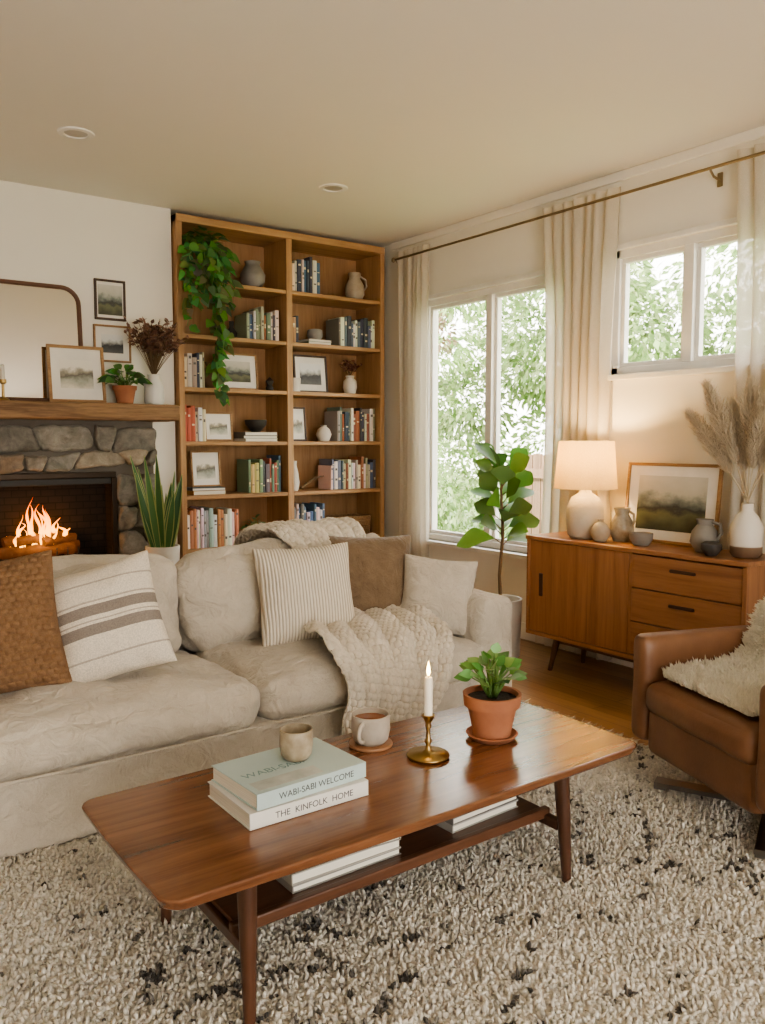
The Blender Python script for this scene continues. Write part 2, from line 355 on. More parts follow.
def books(name,x0,x1,z,h0,h1,pal=PAL,depth=.19,y=5.31):
    b=B(); x=x0; 
    while x<x1-.012:
        w=R(.016,.036); w=min(w,x1-x); h=R(h0,h1); c=random.choice(pal); c=tuple(min(1,k*R(.85,1.15)) for k in c); yf=y+R(0,.02)
        xm=x+w/2; g=.0008
        vs=[]
        for zz in (z+.001,z+h):
            vs+=[(x+g,yf+.004,zz),(xm,yf,zz),(x+w-g,yf+.004,zz),(x+w-g,yf+depth,zz),(x+g,yf+depth,zz)]
        b.add(vs,[(4,3,2,1,0),(5,6,7,8,9),(0,1,6,5),(1,2,7,6),(2,3,8,7),(3,4,9,8),(4,0,5,9)],c)
        c2=(.75,.65,.45) if sum(c)<.9 else (.15,.13,.12)
        for k in range(random.choice((1,2,2))):
            zt=z+h*R(.2,.85); b.box((x+w*.25,yf-.0006,zt),(x+w*.75,yf+.003,zt+R(.004,.02)),c2)
        x+=w
    return b.obj(name,bookM)
def stack(name,x,y,z,n,w=.2,d=.15,pal=PAL,rz=0):
    P=B(); zz=z
    for i in range(n):
        h=R(.016,.03); M=Matrix.Translation((x,y,0))@Matrix.Rotation(rz+R(-.08,.08),4,'Z'); c=random.choice(pal)
        P.box((-w/2,-d/2,zz+.0005),(w/2,d/2,zz+.003),c,M); P.box((-w/2,-d/2,zz+h-.003),(w/2,d/2,zz+h),c,M); P.box((-w/2,-d/2,zz+.003),(-w/2+.003,d/2,zz+h-.003),c,M)
        P.box((-w/2+.003,-d/2+.004,zz+.003),(w/2-.004,d/2-.004,zz+h-.003),(.75,.7,.6),M); zz+=h
    return P.obj(name,bookM),zz
def frame(name,w,h,fw,m,am,loc,rz=0,lean=-.1,border=.22,dep=.018):
    P=[box('rail_bottom',(-w/2,-dep,0),(w/2,0,fw),m,.002),box('rail_top',(-w/2,-dep,h-fw),(w/2,0,h),m,.002),
       box('stile_left',(-w/2,-dep,fw),(-w/2+fw,0,h-fw),m,.002),box('stile_right',(w/2-fw,-dep,fw),(w/2,0,h-fw),m,.002),
       box('mat',(-w/2+fw,-dep*.5,fw),(w/2-fw,-.002,h-fw),matboard,0)]
    bw=w*border/1.2; bh=h*border
    P.append(box('art',(-w/2+max(bw,fw),-dep*.5-.0015,max(bh,fw)),(w/2-max(bw,fw),-dep*.5,h-max(bh,fw)),am,0))
    return grp(name,P,loc,rz,lean)
Y=5.40
books('row_of_books',2.70,2.955,2.0,.17,.24); books('row_of_books',3.06,3.30,2.36,.2,.27,PAL[:4]+PAL[8:10])
books('row_of_books',3.47,3.80,2.0,.17,.24); books('row_of_books',3.06,3.12,2.0,.18,.24)
books('row_of_books',2.22,2.38,1.65,.2,.27); books('row_of_books',2.22,2.38,1.29,.2,.26); books('row_of_books',3.45,3.80,1.29,.2,.26)
books('row_of_books',2.70,2.96,.925,.2,.27,[(.2,.3,.2),(.12,.18,.28),(.55,.43,.2),(.13,.13,.13),(.4,.13,.08)]); books('row_of_books',3.38,3.80,.925,.18,.25)
books('row_of_books',2.22,2.62,.56,.22,.29,[(.8,.75,.66),(.74,.69,.6),(.4,.44,.45),(.55,.26,.15),(.78,.73,.66)]); books('row_of_books',3.06,3.33,.56,.2,.28,[(.6,.6,.56),(.14,.22,.3),(.7,.64,.55),(.2,.2,.22)])
books('row_of_books',2.25,2.95,.20,.2,.28); books('row_of_books',3.1,3.8,.20,.2,.28)
vase=lambda name,prof,m,x,y,z: lathe(name,prof,m,36,(x,y,z+.0008))
vase('round_pot',[(0,0),(.05,0),(.085,.05),(.09,.10),(.06,.15),(.05,.17),(.058,.19),(.05,.188),(.045,.165),(0,.10)],ceramG,2.79,Y,2.36)
pp=[lathe('body',[(0,0),(.05,0),(.075,.05),(.07,.12),(.042,.17),(.05,.21),(.044,.21),(.036,.17),(0,.1)],stonew),tube('handle',[(.05,0,.19),(.10,0,.17),(.11,0,.12),(.073,0,.08)],.008,stonew)]
grp('ceramic_pitcher',pp,(3.66,5.40,2.361))
vase('incense_bowl',[(0,0),(.03,0),(.05,.04),(.045,.042),(0,.02)],ceramD,2.55,Y,2.0)
vase('bud_vase',[(0,0),(.03,0),(.04,.05),(.015,.09),(.018,.13),(.012,.13),(0,.1)],ceramD,2.645,Y+.05,2.0)
s_,zz=stack('stacked_books',3.30,Y,2.0,2,.2,.15); vase('round_pot',[(0,0),(.04,0),(.06,.03),(.055,.075),(.04,.08),(0,.05)],ceramG,3.30,Y,zz)
vase('terracotta_vase',[(0,0),(.035,0),(.065,.06),(.062,.11),(.03,.15),(.042,.18),(.036,.18),(0,.1)],ceramB,2.445,Y-.03,1.65)
frame('framed_picture',.31,.26,.014,frameO,art1,(2.68,5.43,1.652))
vase('pepper_mill',[(0,0),(.025,0),(.03,.02),(.018,.04),(.03,.07),(.012,.09),(0,.1)],ceramD,2.90,Y-.03,1.65)
vase('utensil_cup',[(0,0),(.04,0),(.045,.1),(.04,.1),(0,.02)],ceram,3.10,Y-.04,1.65)
frame('framed_picture',.29,.28,.014,frameD,art3,(3.28,5.43,1.652))
def dried(name,pot,loc,h,spread,n,cols,seed,leafL=.035,yf=.5):
    random.seed(seed); b=B(); st=B()
    for i in range(n):
        a=R(0,2*pi); r=R(.15,1)*spread; hh=h*R(.6,1); tip=Vector((r*math.cos(a),r*math.sin(a)*yf-spread*.1,hh))
        pts=[Vector((0,0,0)).lerp(tip,q)+Vector((0,0,.25*h*math.sin(pi*q)*.3)) for q in (0,.25,.5,.75,1)]
        st.tube(pts,.0016,seg=4)
        for k in range(10):
            p=pts[2].lerp(tip,R(.0,1.05)); d=Vector((R(-1,1),R(-1,.6),R(-.2,1)))
            b.leaf(p,d,(R(-1,1),R(-1,1),1),leafL*R(.6,1.2),leafL*.55,R(0,.3),random.choice(cols),'ovate',4)
    o1=b.obj('blooms',leafM,True); o2=st.obj('stems',stemM,True); 
    for o in (o1,o2): o.location=(0,0,pot[1])
    grp(name,[pot[0],o1,o2],loc)
DR=[(.26,.10,.07),(.34,.15,.10),(.2,.08,.06),(.40,.24,.15)]
dried('dried_flower_vase',(lathe('vase',[(0,0),(.04,0),(.055,.05),(.05,.1),(.03,.12),(.035,.14),(.028,.14),(0,.1)],ceram),.12),(3.60,Y-.02,1.651),.14,.12,18,DR,3)
frame('framed_picture',.21,.20,.012,frameO,art2,(2.50,5.38,1.292))
s_,zz=stack('stacked_books',2.80,Y,1.29,3,.26,.17,[(.75,.7,.6),(.2,.18,.16),(.65,.6,.52)]); vase('wooden_bowl',[(0,0),(.03,0),(.075,.05),(.08,.085),(.07,.085),(0,.03)],ceramD,2.80,Y,zz)
frame('framed_picture',.15,.25,.012,frameD,art2,(3.14,5.40,1.292))
vase('white_round_vase',[(0,0),(.04,0),(.06,.05),(.045,.09),(.02,.11),(.025,.12),(0,.1)],ceram,3.36,Y-.02,1.29)
s_,zz=stack('stacked_books',2.40,Y,.925,2,.24,.17)
frame('framed_picture',.22,.25,.012,frameO,art2,(2.42,5.42,zz+.002))
vase('slender_vase',[(0,0),(.03,0),(.04,.06),(.03,.14),(.018,.19),(.022,.22),(.015,.22),(0,.15)],ceram,3.10,Y-.02,.925)
tube('driftwood_branch',[(3.15,5.36,.945),(3.20,5.35,.98),(3.28,5.36,1.02),(3.34,5.35,1.03)],[.012,.01,.008,.003],stemM)
def bushy(name,pot,loc,n,L,W,h,sp,cols,shape,seed,up=.5,droop=.35,zl=.65,face=(0,0,1)):
    random.seed(seed); b=B(); st=B()
    for i in range(n):
        a=i*2.399+R(-.3,.3); rr=math.sqrt((i+.5)/n); e=Vector((math.cos(a)*rr*sp,math.sin(a)*rr*sp,h*(1-zl*rr)*R(.75,1.1)))
        s=Vector((math.cos(a)*.01,math.sin(a)*.01,0)); mid=s.lerp(e,.5)+Vector((0,0,h*.12)); st.tube([s,mid,e],[.003,.0025,.002],(.2,.34,.1),5)
        d=Vector((math.cos(a)*(.3+rr),math.sin(a)*(.3+rr),up*(1.2-rr)))
        c=random.choice(cols); c=tuple(k*R(.75,1.25) for k in c)
        b.leaf(e,d,Vector(face)+Vector((R(-.4,.4),R(-.4,.4),0)),L*R(.75,1.15),W*R(.8,1.15),droop,c,shape,8)
    o1=b.obj('leaves',leafM,True); o2=st.obj('stems',leafM,True)
    for o in (o1,o2): o.location=(0,0,pot[1])
    return grp(name,pot[0]+[o1,o2],loc)
GR=[(.10,.22,.055),(.145,.28,.085),(.075,.17,.045)]
bushy('potted_herb',([lathe('pot',[(0,0),(.04,0),(.05,.09),(.045,.09),(0,.06)],ceram)],.07),(2.77,Y-.02,.561),24,.055,.04,.12,.07,GR,'ovate',5)
b=B(); 
for i in range(9):
    z=.012+i*.0165; pts=[]
    for k in range(33):
        a=2*pi*k/32; e=.45; cx=math.copysign(abs(math.cos(a))**e,math.cos(a)); cy=math.copysign(abs(math.sin(a))**e,math.sin(a))
        pts.append((cx*(.19+.001*i),cy*.11,z+.004*math.sin(k*pi)))
    b.tube(pts,.0095,seg=6)
grp('wicker_basket',[b.obj('weave',mat('wicker',(.36,.22,.11),.8,c2=(.22,.12,.06),vs=80),True),box('liner',(-.175,-.095,.003),(.175,.095,.01),stemM)],(3.58,5.43,.561))
# pothos
random.seed(11); b=B(); st=B()
for i in range(17):
    x0=R(2.22,2.50); yy=R(5.11,5.23); L=R(.12,.52) if i>3 else R(.72,.98)
    if i<=3: x0=R(2.38,2.45)
    pts=[Vector((2.37+R(-.04,.04),5.38,2.50)),Vector((x0*.6+2.37*.4,5.29,2.58+R(-.02,.05))),Vector((x0,yy,2.54))]
    k=int(L/.06)
    for j in range(1,k+1): pts.append(Vector((x0+R(-.015,.015)+.02*math.sin(j*.7+i),yy+R(-.01,.01),2.54-j*L/k)))
    st.tube(pts,.0025,(.2,.34,.1),5)
    for p in pts[1:]:
        for q in range(2):
            a=R(-2.8,-.3); d=Vector((math.cos(a),math.sin(a)*.5,R(-.8,.0)))
            c=random.choice(GR); c=tuple(w*R(.6,1.6) for w in c)
            b.leaf(p+Vector((R(-.03,.03),R(-.02,.01),R(-.03,.03))),d,(R(-.6,.6),-1,R(0,.9)),R(.05,.085),R(.045,.07),.25,c,'heart',6)
for i in range(70):
    a=R(0,pi*2); p=Vector((2.37+.12*math.cos(a)*R(.3,1),5.34+.08*math.sin(a)*R(.3,1)-.03,2.55+R(0,.13)))
    b.leaf(p,(math.cos(a),math.sin(a)*.6-.4,R(-.3,.5)),(R(-.5,.5),-.5,1),.08,.065,.3,tuple(w*R(.7,1.4) for w in random.choice(GR)),'heart',6)
grp('pothos_plant',[lathe('pot',[(0,0),(.06,0),(.085,.14),(.078,.14),(0,.1)],ceramG,32,(2.37,5.40,2.361)),b.obj('leaves',leafM,True),st.obj('vines',leafM,True)])
# ------------------------------------------------------------------ fireplace
FY=5.17
t=NT('field_stone'); v=t.coords(); oi=t.new('ShaderNodeAttribute',attribute_name='Col'); n=t.noise(v,11,9,.4,.7)
rc=t.ramp(n,[(.28,(.42,.40,.37)),(.5,(.85,.83,.79)),(.72,(1.35,1.31,1.24))]); mx=t.new('ShaderNodeMix',data_type='RGBA',blend_type='MULTIPLY'); mx.inputs[0].default_value=1
t.lk(oi.outputs['Color'],mx.inputs[6]); t.lk(rc,mx.inputs[7]); t.lk(mx.outputs[2],t.p.inputs['Base Color']); t.p.inputs['Roughness'].default_value=.85; t.bump(t.noise(v,26,9,0,.75),.9,.016); stoneM=t.m
OX0,OX1,OZ0,OZ1=.52,1.70,.56,1.10
random.seed(5); b=B()
def stone(c4):
    n=12; dp=R(.025,.055); col=random.choice([(.31,.28,.245),(.38,.34,.295),(.24,.225,.205),(.42,.37,.31),(.30,.25,.205),(.34,.325,.30)]); vs=[];fs=[]; sd=R(0,90); pw=R(3.5,8); tx=R(-.03,.03); tz=R(-.03,.03)
    cx=sum(p[0] for p in c4)/4; cz=sum(p[1] for p in c4)/4
    for i in range(n+1):
        for j in range(n+1):
            u=i/n;w=j/n
            u=.5-.5*math.cos(pi*u); w=.5-.5*math.cos(pi*w)
            x=(c4[0][0]*(1-u)+c4[1][0]*u)*(1-w)+(c4[3][0]*(1-u)+c4[2][0]*u)*w
            z=(c4[0][1]*(1-u)+c4[1][1]*u)*(1-w)+(c4[3][1]*(1-u)+c4[2][1]*u)*w
            U=2*u-1;W=2*w-1; 
            rr=max(0,(abs(U)**pw+abs(W)**pw)**(1/pw)); k=1 if rr<=1 else 1/rr
            x=cx+(x-cx)*k; z=cz+(z-cz)*k
            e=(max(0,1-min(1,rr)**12))**.5
            nn=noise.noise(Vector((x*9+sd,z*9,sd)))*.022+noise.noise(Vector((x*25+sd,z*25,sd)))*.010
            vs.append((x+nn*.8,FY-(dp+tx*U*.5+tz*W*.5)*e-nn*e,z+nn*.8))
    for i in range(n):
        for j in range(n): a=i*(n+1)+j; fs.append((a,a+n+1,a+n+2,a+1))
    b.add(vs,fs,col)
def course(x0,x1,z0,z1,wmin,wmax):
    x=x0; pt=0;pb=0; zb0=0
    while x<x1-.03:
        w=R(wmin,wmax); nx=x+w
        if x1-nx<wmin*.6: nx=x1
        jt=0 if nx==x1 else R(-.04,.04); jb=0 if nx==x1 else R(-.04,.04); za=R(-.024,.024)
        g=.003; stone([(x+pb+g,z0+zb0+g),(nx+jb-g,z0+za+g),(nx+jt-g,z1+za-g),(x+pt+g,z1+zb0-g)])
        x=nx;pt=jt;pb=jb;zb0=za
course(.27,1.96,1.125,1.235,.10,.28); course(.27,1.96,1.235,1.40,.12,.30)
for (xa,xb_) in ((.27,OX0),(OX1,1.96)):
    z=.0
    while z<1.08:
        z2=z+R(.09,.17)
        if 1.10-z2<.08: z2=1.10
        course(xa,xb_,z,z2,.10,.24); z=z2
course(OX0,OX1,.45,.55,.15,.25)
stones=b.obj('stones',stoneM,True)
mort=mat('mortar',(.15,.13,.11),.95,bump=.5,bs=60)
b=B(); b.box((.25,FY,0),(OX0,YB-.001,1.42)); b.box((OX1,FY,0),(1.95,YB-.001,1.42)); b.box((OX0,FY,OZ1),(OX1,YB-.001,1.42)); b.box((OX0,FY,0),(OX1,YB-.001,OZ0)); core=b.obj('mortar',mort)
P=[stones,core]
t=NT('fire_brick'); v=t.coords(); mp=t.new('ShaderNodeMapping'); mp.inputs['Rotation'].default_value=(pi/2,0,0); t.lk(v,mp.inputs[0]); br=t.new('ShaderNodeTexBrick'); br.inputs['Scale'].default_value=6
br.inputs['Color1'].default_value=(.025,.018,.015,1); br.inputs['Color2'].default_value=(.017,.013,.011,1); br.inputs['Mortar'].default_value=(.008,.007,.006,1); t.lk(mp.outputs[0],br.inputs[0]); t.lk(br.outputs[0],t.p.inputs['Base Color']); t.p.inputs['Roughness'].default_value=.9; fbM=t.m
P+=[box('firebox_back',(OX0+.02,YB-.025,OZ0),(OX1-.02,YB-.005,OZ1),fbM,0),box('firebox_left',(OX0,FY+.0,OZ0),(OX0+.02,YB-.01,OZ1),fbM,0),box('firebox_right',(OX1-.02,FY,OZ0),(OX1,YB-.01,OZ1),fbM,0),
    box('firebox_top',(OX0,FY,OZ1-.01),(OX1,YB-.01,OZ1),blackM,0),box('firebox_floor',(OX0,FY,OZ0),(OX1,YB-.01,OZ0+.012),blackM,0)]
fr=mat('bronze_frame',(.06,.045,.035),.4,1)
P+=[box('surround_top',(OX0,FY-.03,OZ1-.03),(OX1,FY-.005,OZ1+.005),fr),box('surround_right',(OX1-.03,FY-.03,OZ0),(OX1+.004,FY-.005,OZ1-.03),fr),box('surround_left',(OX0-.004,FY-.03,OZ0),(OX0+.03,FY-.005,OZ1-.03),fr),box('surround_inner',(OX0+.03,FY-.02,OZ1-.07),(OX1-.03,FY,OZ1-.03),blackM)]
P.append(rb('mantel_beam',(.10,5.06,1.42),(2.09,YB-.002,1.522),.012,mantM,n=22,wr=.008,ws=9))
hs=mat('hearth_slab',(.22,.19,.16),.8,bump=.4,bs=20)
P.append(rb('hearth',(.15,4.72,0),(2.08,FY-.001,.44),.02,hs,n=12,wr=.003))
grp('stone_fireplace',P)
P=[];FX=1.25;FYc=5.235
for i in range(8): P.append(tube('grate_bar',[(FX-.22+i*.063,5.19,.585),(FX-.22+i*.063,5.19,.65),(FX-.22+i*.063,5.20,.605),(FX-.22+i*.063,5.29,.605)],.005,blackM,6))
P.append(tube('grate_rail',[(FX-.25,5.195,.60),(FX+.25,5.195,.60)],.006,blackM,6))
bark=mat('charred_log',(.09,.05,.032),.95,c2=(.015,.01,.008),vs=14,bump=1,bs=30,emis=(1,.25,.04),es=.05)
for (a,c,r) in (((FX-.24,5.21,.635),(FX+.20,5.22,.64),.035),((FX-.18,5.27,.64),(FX+.24,5.26,.645),.038),((FX-.20,5.22,.70),(FX+.14,5.26,.715),.03),((FX+.02,5.20,.69),(FX+.22,5.27,.70),.027)):
    a=Vector(a);c=Vector(c); P.append(tube('log',[a.lerp(c,q/8)+Vector((0,0,.006*math.sin(q*2))) for q in range(9)],[r*(1+.12*math.sin(q*1.7)) for q in range(9)],bark,12))
t=NT('flame'); tc=t.coords(kind='Generated'); sp=t.new('ShaderNodeSeparateXYZ'); t.lk(tc,sp.inputs[0])
em=t.new('ShaderNodeEmission'); t.lk(t.ramp(sp.outputs['Z'],[(0,(1,.48,.08)),(.35,(1,.34,.035)),(.8,(1,.17,.01)),(1,(.8,.08,.01))]),em.inputs['Color']); em.inputs['Strength'].default_value=4.5
lw=t.new('ShaderNodeLayerWeight'); lw.inputs['Blend'].default_value=.55; tp=t.new('ShaderNodeBsdfTransparent'); mx=t.new('ShaderNodeMixShader')
mm=t.new('ShaderNodeMath',operation='MULTIPLY_ADD'); mm.inputs[1].default_value=.45; t.lk(sp.outputs['Z'],mm.inputs[0]); t.lk(lw.outputs['Facing'],mm.inputs[2]); mm.use_clamp=True
t.lk(mm.outputs[0],mx.inputs[0]); t.lk(em.outputs[0],mx.inputs[1]); t.lk(tp.outputs[0],mx.inputs[2]); t.lk(mx.outputs[0],t.out.inputs['Surface']); flameM=t.m
random.seed(21)
b=B()
for i in range(20):
    q=i/19*2-1; x=FX+q*.15+R(-.02,.02); h=(.08+.18*(1-abs(q)**1.2))*R(.45,1.15); r=R(.006,.016); y=FYc+R(-.03,.03); z=.66+R(-.02,.08); ph=R(0,6); am=R(.02,.05)
    pts=[];rd=[]
    for k in range(14):
        s=k/13; pts.append((x+am*math.sin(s*5+ph)*s,y+.012*math.sin(s*5+ph),z+h*s)); rd.append(max(.0006,r*math.sin(pi*min(1,(s*.85+.15)))**.8*(1-s)**.5*1.3*(1+.3*math.sin(s*11+ph))))
    b.tube(pts,rd,seg=10)
P.append(b.obj('flames',flameM,True))
ember=mat('embers',(.2,.04,.01),.9,emis=(1,.22,.03),es=4); 
for i in range(18): P.append(rbox('ember',(.03,.03,.02),.009,ember,n=3,wr=.003,loc=(FX+R(-.2,.2),R(5.2,5.29),.585),seed=i))
grp('log_fire',P)
def light(name,kind,loc,e,c,size=.05):
    l=bpy.data.lights.new(name,kind); l.energy=e; l.color=c
    if kind=='POINT': l.shadow_soft_size=size
    o=link(bpy.data.objects.new(name,l)); o.location=loc
    return o
light('fire_light','POINT',(FX,5.12,.74),3,(1,.45,.13),.08)
# mantel objects
def rrect(w,h,r,n=8):
    pts=[]
    for cx,cz,a0 in ((w/2-r,h-r,0),(-w/2+r,h-r,pi/2),):
        for k in range(n+1): a=a0+pi/2*k/n; pts.append((cx+r*math.cos(a),cz+r*math.sin(a)))
    return [(w/2,0.01)]+pts+[(-w/2,0.01)]
prof=rrect(.92,.70,.10)
walM=mat('walnut_mirror_frame',(.15,.07,.04),.4)
mf=tube('frame',[(x,0,z) for x,z in prof],.013,walM,8)
mb=tube('frame_bottom',[(-.46,0,.014),(.46,0,.014)],.013,walM,8)
b=B(); b.add([(x,.004,z) for x,z in prof],[tuple(range(len(prof)))]); mm_=NT('mirror_glass'); mm_.p.inputs['Metallic'].default_value=1; mm_.p.inputs['Roughness'].default_value=.03; mm_.p.inputs['Base Color'].default_value=(.9,.89,.86,1)
grp('mantel_mirror',[mf,mb,b.obj('glass',mm_.m)],(1.09,5.255,1.523),0,-.07)
frame('framed_picture',.195,.25,.014,frameD,art1,(1.75,YB-.002,2.05),0,0,.13)
frame('framed_picture',.235,.23,.012,frameO,art3,(1.757,YB-.002,1.79),0,0,.25)
frame('framed_picture',.335,.345,.018,frameO,art2,(1.50,5.20,1.524),0,-.12,.25)
bushy('potted_houseplant',([lathe('pot',[(0,0),(.048,0),(.065,.085),(.072,.085),(.074,.11),(.066,.11),(0,.08)],terra)],.09),(1.77,5.15,1.523),40,.085,.055,.14,.10,[(.09,.22,.05),(.13,.28,.08),(.07,.16,.05)],'ovate',9,face=(0,-.6,.7))
dried('dried_flower_vase',(lathe('vase',[(0,0),(.05,0),(.062,.02),(.06,.13),(.035,.17),(.04,.19),(.033,.19),(0,.1)],mat('white_vase',(.72,.70,.66),.35)),.17),(1.965,5.17,1.523),.36,.23,70,[(.22,.11,.08),(.28,.15,.10),(.15,.08,.06),(.36,.22,.15)],13,.045,.4)
grp('brass_candlestick',[lathe('holder',[(0,0),(.035,0),(.03,.01),(.008,.02),(.008,.09),(.02,.10),(.02,.12),(0,.12)],brass),lathe('candle',[(0,.1),(.012,.1),(.012,.2),(0,.205)],ceram)],(1.065,5.13,1.523))
# snake plant on hearth
random.seed(31); b=B()
for i in range(22):
    a=R(0,2*pi); r=R(0,.055); L=R(.34,.62); d=Vector((math.cos(a)*.23+R(-.05,.05),math.sin(a)*.15,1)); c=random.choice([(.08,.19,.065),(.11,.24,.09),(.055,.14,.05)])
    p=(r*math.cos(a),r*math.sin(a),.15); nn=(math.sin(a)*.7+R(-.3,.3),-1.0,.1); W=R(.048,.064)
    b.leaf(p,d,nn,L,W,-.03,(.40,.45,.17),'sword',12,.2); 
    for o in (.0015,-.0015): b.leaf(p,d,nn,L*.985,W*.74,-.03,c,'sword',12,.2,o)
grp('snake_plant',[lathe('pot',[(0,0),(.075,0),(.10,.10),(.105,.21),(.095,.21),(.09,.17),(0,.17)],mat('white_planter',(.80,.77,.72),.5)),b.obj('leaves',leafM,True)],(1.905,4.93,.441))
# ------------------------------------------------------------------ sofa
SF=2.65
P=[rb('base',(.14,SF+.01,.014),(2.62,3.60,.27),.03,linen,wr=.004,ws=5,n=20),
   rb('arm_right',(2.475,SF,.014),(2.675,3.62,.60),.05,linen,puff=(.012,0,.012),wr=.008,ws=4,n=18),
   rb('arm_left',(.10,SF,.014),(.30,3.62,.60),.05,linen,puff=(.012,0,.012),wr=.008,ws=4,n=18),
   rb('back_frame',(.14,3.42,.05),(2.64,3.64,.73),.06,linen,puff=(0,0,.01),wr=.005,n=20),
   rb('seat_cushion_1',(.305,SF-.02,.255),(1.395,3.36,.42),.07,linen,puff=(.005,.025,.05),wr=.022,ws=6,n=40,seed=2),
   rb('seat_cushion_2',(1.40,SF-.02,.255),(2.475,3.36,.42),.07,linen,puff=(.005,.025,.05),wr=.022,ws=6,n=40,seed=5)]
for i,(xa,xb_) in enumerate(((.32,1.33),(1.34,2.46))):
    P.append(rbox('back_cushion_%d'%(i+1),(xb_-xa,.22,.42),.085,linen,puff=(0,.07,.03),wr=.028,ws=6,n=40,seed=9+i*4,loc=((xa+xb_)/2,3.32,.605),rot=(-.2,0,0)))
for k,(xa,xb_) in enumerate(((.33,1.37),(1.425,2.45))):
    P.append(tube('piping',[(xa+(xb_-xa)*q/12,SF-.026-.012*math.sin(pi*q/12),.274) for q in range(13)],.005,linen,6))
grp('sofa',P)
# pillows
t=NT('striped_cotton'); v=t.coords(); sp=t.new('ShaderNodeSeparateXYZ'); t.lk(v,sp.inputs[0]); ma=t.new('ShaderNodeMath',operation='MULTIPLY_ADD'); ma.inputs[1].default_value=2.4; ma.inputs[2].default_value=.5; t.lk(sp.outputs['Z'],ma.inputs[0])
cr=(.74,.67,.57); tp_=(.27,.23,.20); st_=(.46,.40,.34)
c=t.ramp(ma.outputs[0],[(0,cr),(.17,st_),(.185,cr),(.36,tp_),(.45,cr),(.475,st_),(.485,cr),(.52,tp_),(.61,cr),(.635,st_),(.65,cr),(.80,st_),(.815,cr)],'CONSTANT')
n=t.noise(v,220,3); m_=t.new('ShaderNodeMix',data_type='RGBA',blend_type='MULTIPLY'); m_.inputs[0].default_value=1; t.lk(c,m_.inputs[6]); t.lk(t.ramp(n,[(.3,(.76,.76,.76)),(.65,(1.08,1.06,1.04))]),m_.inputs[7]); t.lk(m_.outputs[2],t.p.inputs['Base Color']); t.p.inputs['Roughness'].default_value=.95; t.bump(n,.5,.004); stripeM=t.m
t=NT('ribbed_cotton'); v=t.coords(); wv=t.new('ShaderNodeTexWave'); wv.bands_direction='X'; wv.inputs['Scale'].default_value=24; wv.inputs['Distortion'].default_value=.4; t.lk(v,wv.inputs['Vector'])
t.lk(t.ramp(wv.outputs['Fac'],[(.15,(.48,.40,.31)),(.5,(.76,.69,.59))]),t.p.inputs['Base Color']); t.p.inputs['Roughness'].default_value=.95; t.bump(wv.outputs['Fac'],.6,.005); ribM=t.m
velvet=fabric('brown_velvet',(.21,.14,.08),(.145,.092,.05),200,.8,.2,.4,wrinkle=.4)
knitB=fabric('rust_knit',(.27,.155,.08),(.18,.098,.048),220,.95,.5,0,30)
pillow('striped_throw_pillow',.42,.44,.21,(.925,2.955,.655),(-.38,-.27,-.42),stripeM,seed=1)
pillow('knit_throw_pillow',.47,.49,.23,(.56,3.02,.665),(-.3,-.12,-.25),knitB,n=260,seed=2,knit=.027)
pillow('ribbed_throw_pillow',.44,.44,.21,(1.80,3.03,.645),(-.30,-.03,-.28),ribM,seed=3)
pillow('velvet_throw_pillow',.48,.46,.20,(2.17,3.14,.645),(-.24,.03,-.45),velvet,seed=4)
pillow('linen_throw_pillow',.35,.36,.16,(2.41,2.89,.595),(-.25,.10,-.70),linen,seed=5)
# knit blanket
t=fabric('chunky_knit',(.70,.63,.53),(.58,.51,.42),120,.95,.5,.1)
def blanket(name,path,seed,ny=340,nx=190,per=.026):
    path=[(Vector(p),w) for p,w in path]; K=len(path)
    def cr(q):
        f=q*(K-1); i=min(K-2,int(f)); s=f-i
        p0,p1,p2,p3=[path[max(0,min(K-1,i+d))][0] for d in (-1,0,1,2)]
        w=path[i][1]*(1-s)+path[i+1][1]*s
        return .5*((2*p1)+(p2-p0)*s+(2*p0-5*p1+4*p2-p3)*s*s+(3*p1-p0-3*p2+p3)*s**3),w
    tot=0;L=[0];prev=cr(0)[0]
    for j in range(1,ny+1):
        p=cr(j/ny)[0]; tot+=(p-prev).length; L.append(tot); prev=p
    vs=[];fs=[]
    for j in range(ny+1):
        q=j/ny; p,w=cr(q); d=(cr(min(1,q+.01))[0]-cr(max(0,q-.01))[0]).normalized(); side=Vector((1,0,0)); side=(side-d*side.dot(d)).normalized(); nr=side.cross(d).normalized()
        if nr.z<0 and abs(nr.z)>.3: nr=-nr
        if abs(nr.z)<=.3 and nr.y>0 and q>.3: nr=-nr
        for i in range(nx+1):
            s=i/nx-.5; fold=.028*math.sin(s*19+3*noise.noise(Vector((q*2,s,seed))))+.018*noise.noise(Vector((s*6,q*7,seed)))
            a=s*.64; l=L[j]
            k=.010*(abs(math.sin(a*pi/per+((int(l/per))%2)*pi/2))*abs(math.sin(l*pi/per)))**.8
            vs.append(p+side*(s*w+.02*noise.noise(Vector((q*5,seed,1))))+nr*(abs(fold)*1.0+k+.012))
    for j in range(ny):
        for i in range(nx): a=j*(nx+1)+i; fs.append((a,a+1,a+nx+2,a+nx+1))
    b=B(); b.add(vs,fs); o=b.obj(name,t,True); md=o.modifiers.new('thick','SOLIDIFY'); md.thickness=.008; return o
o1=blanket('drape_back',[((1.98,3.68,.60),.38),((1.98,3.67,.74),.40),((2.0,3.56,.83),.46),((2.02,3.42,.865),.48),((2.04,3.30,.85),.46),((2.05,3.19,.74),.38),((2.05,3.15,.60),.35)],3)
o2=blanket('drape_seat',[((2.12,3.14,.495),.42),((2.08,3.02,.50),.50),((2.02,2.88,.498),.58),((1.98,2.74,.483),.60),((1.94,2.64,.45),.56),((1.91,2.57,.36),.48),((1.88,2.575,.24),.42),((1.86,2.585,.14),.38)],8)
grp('knit_throw_blanket',[o1,o2])
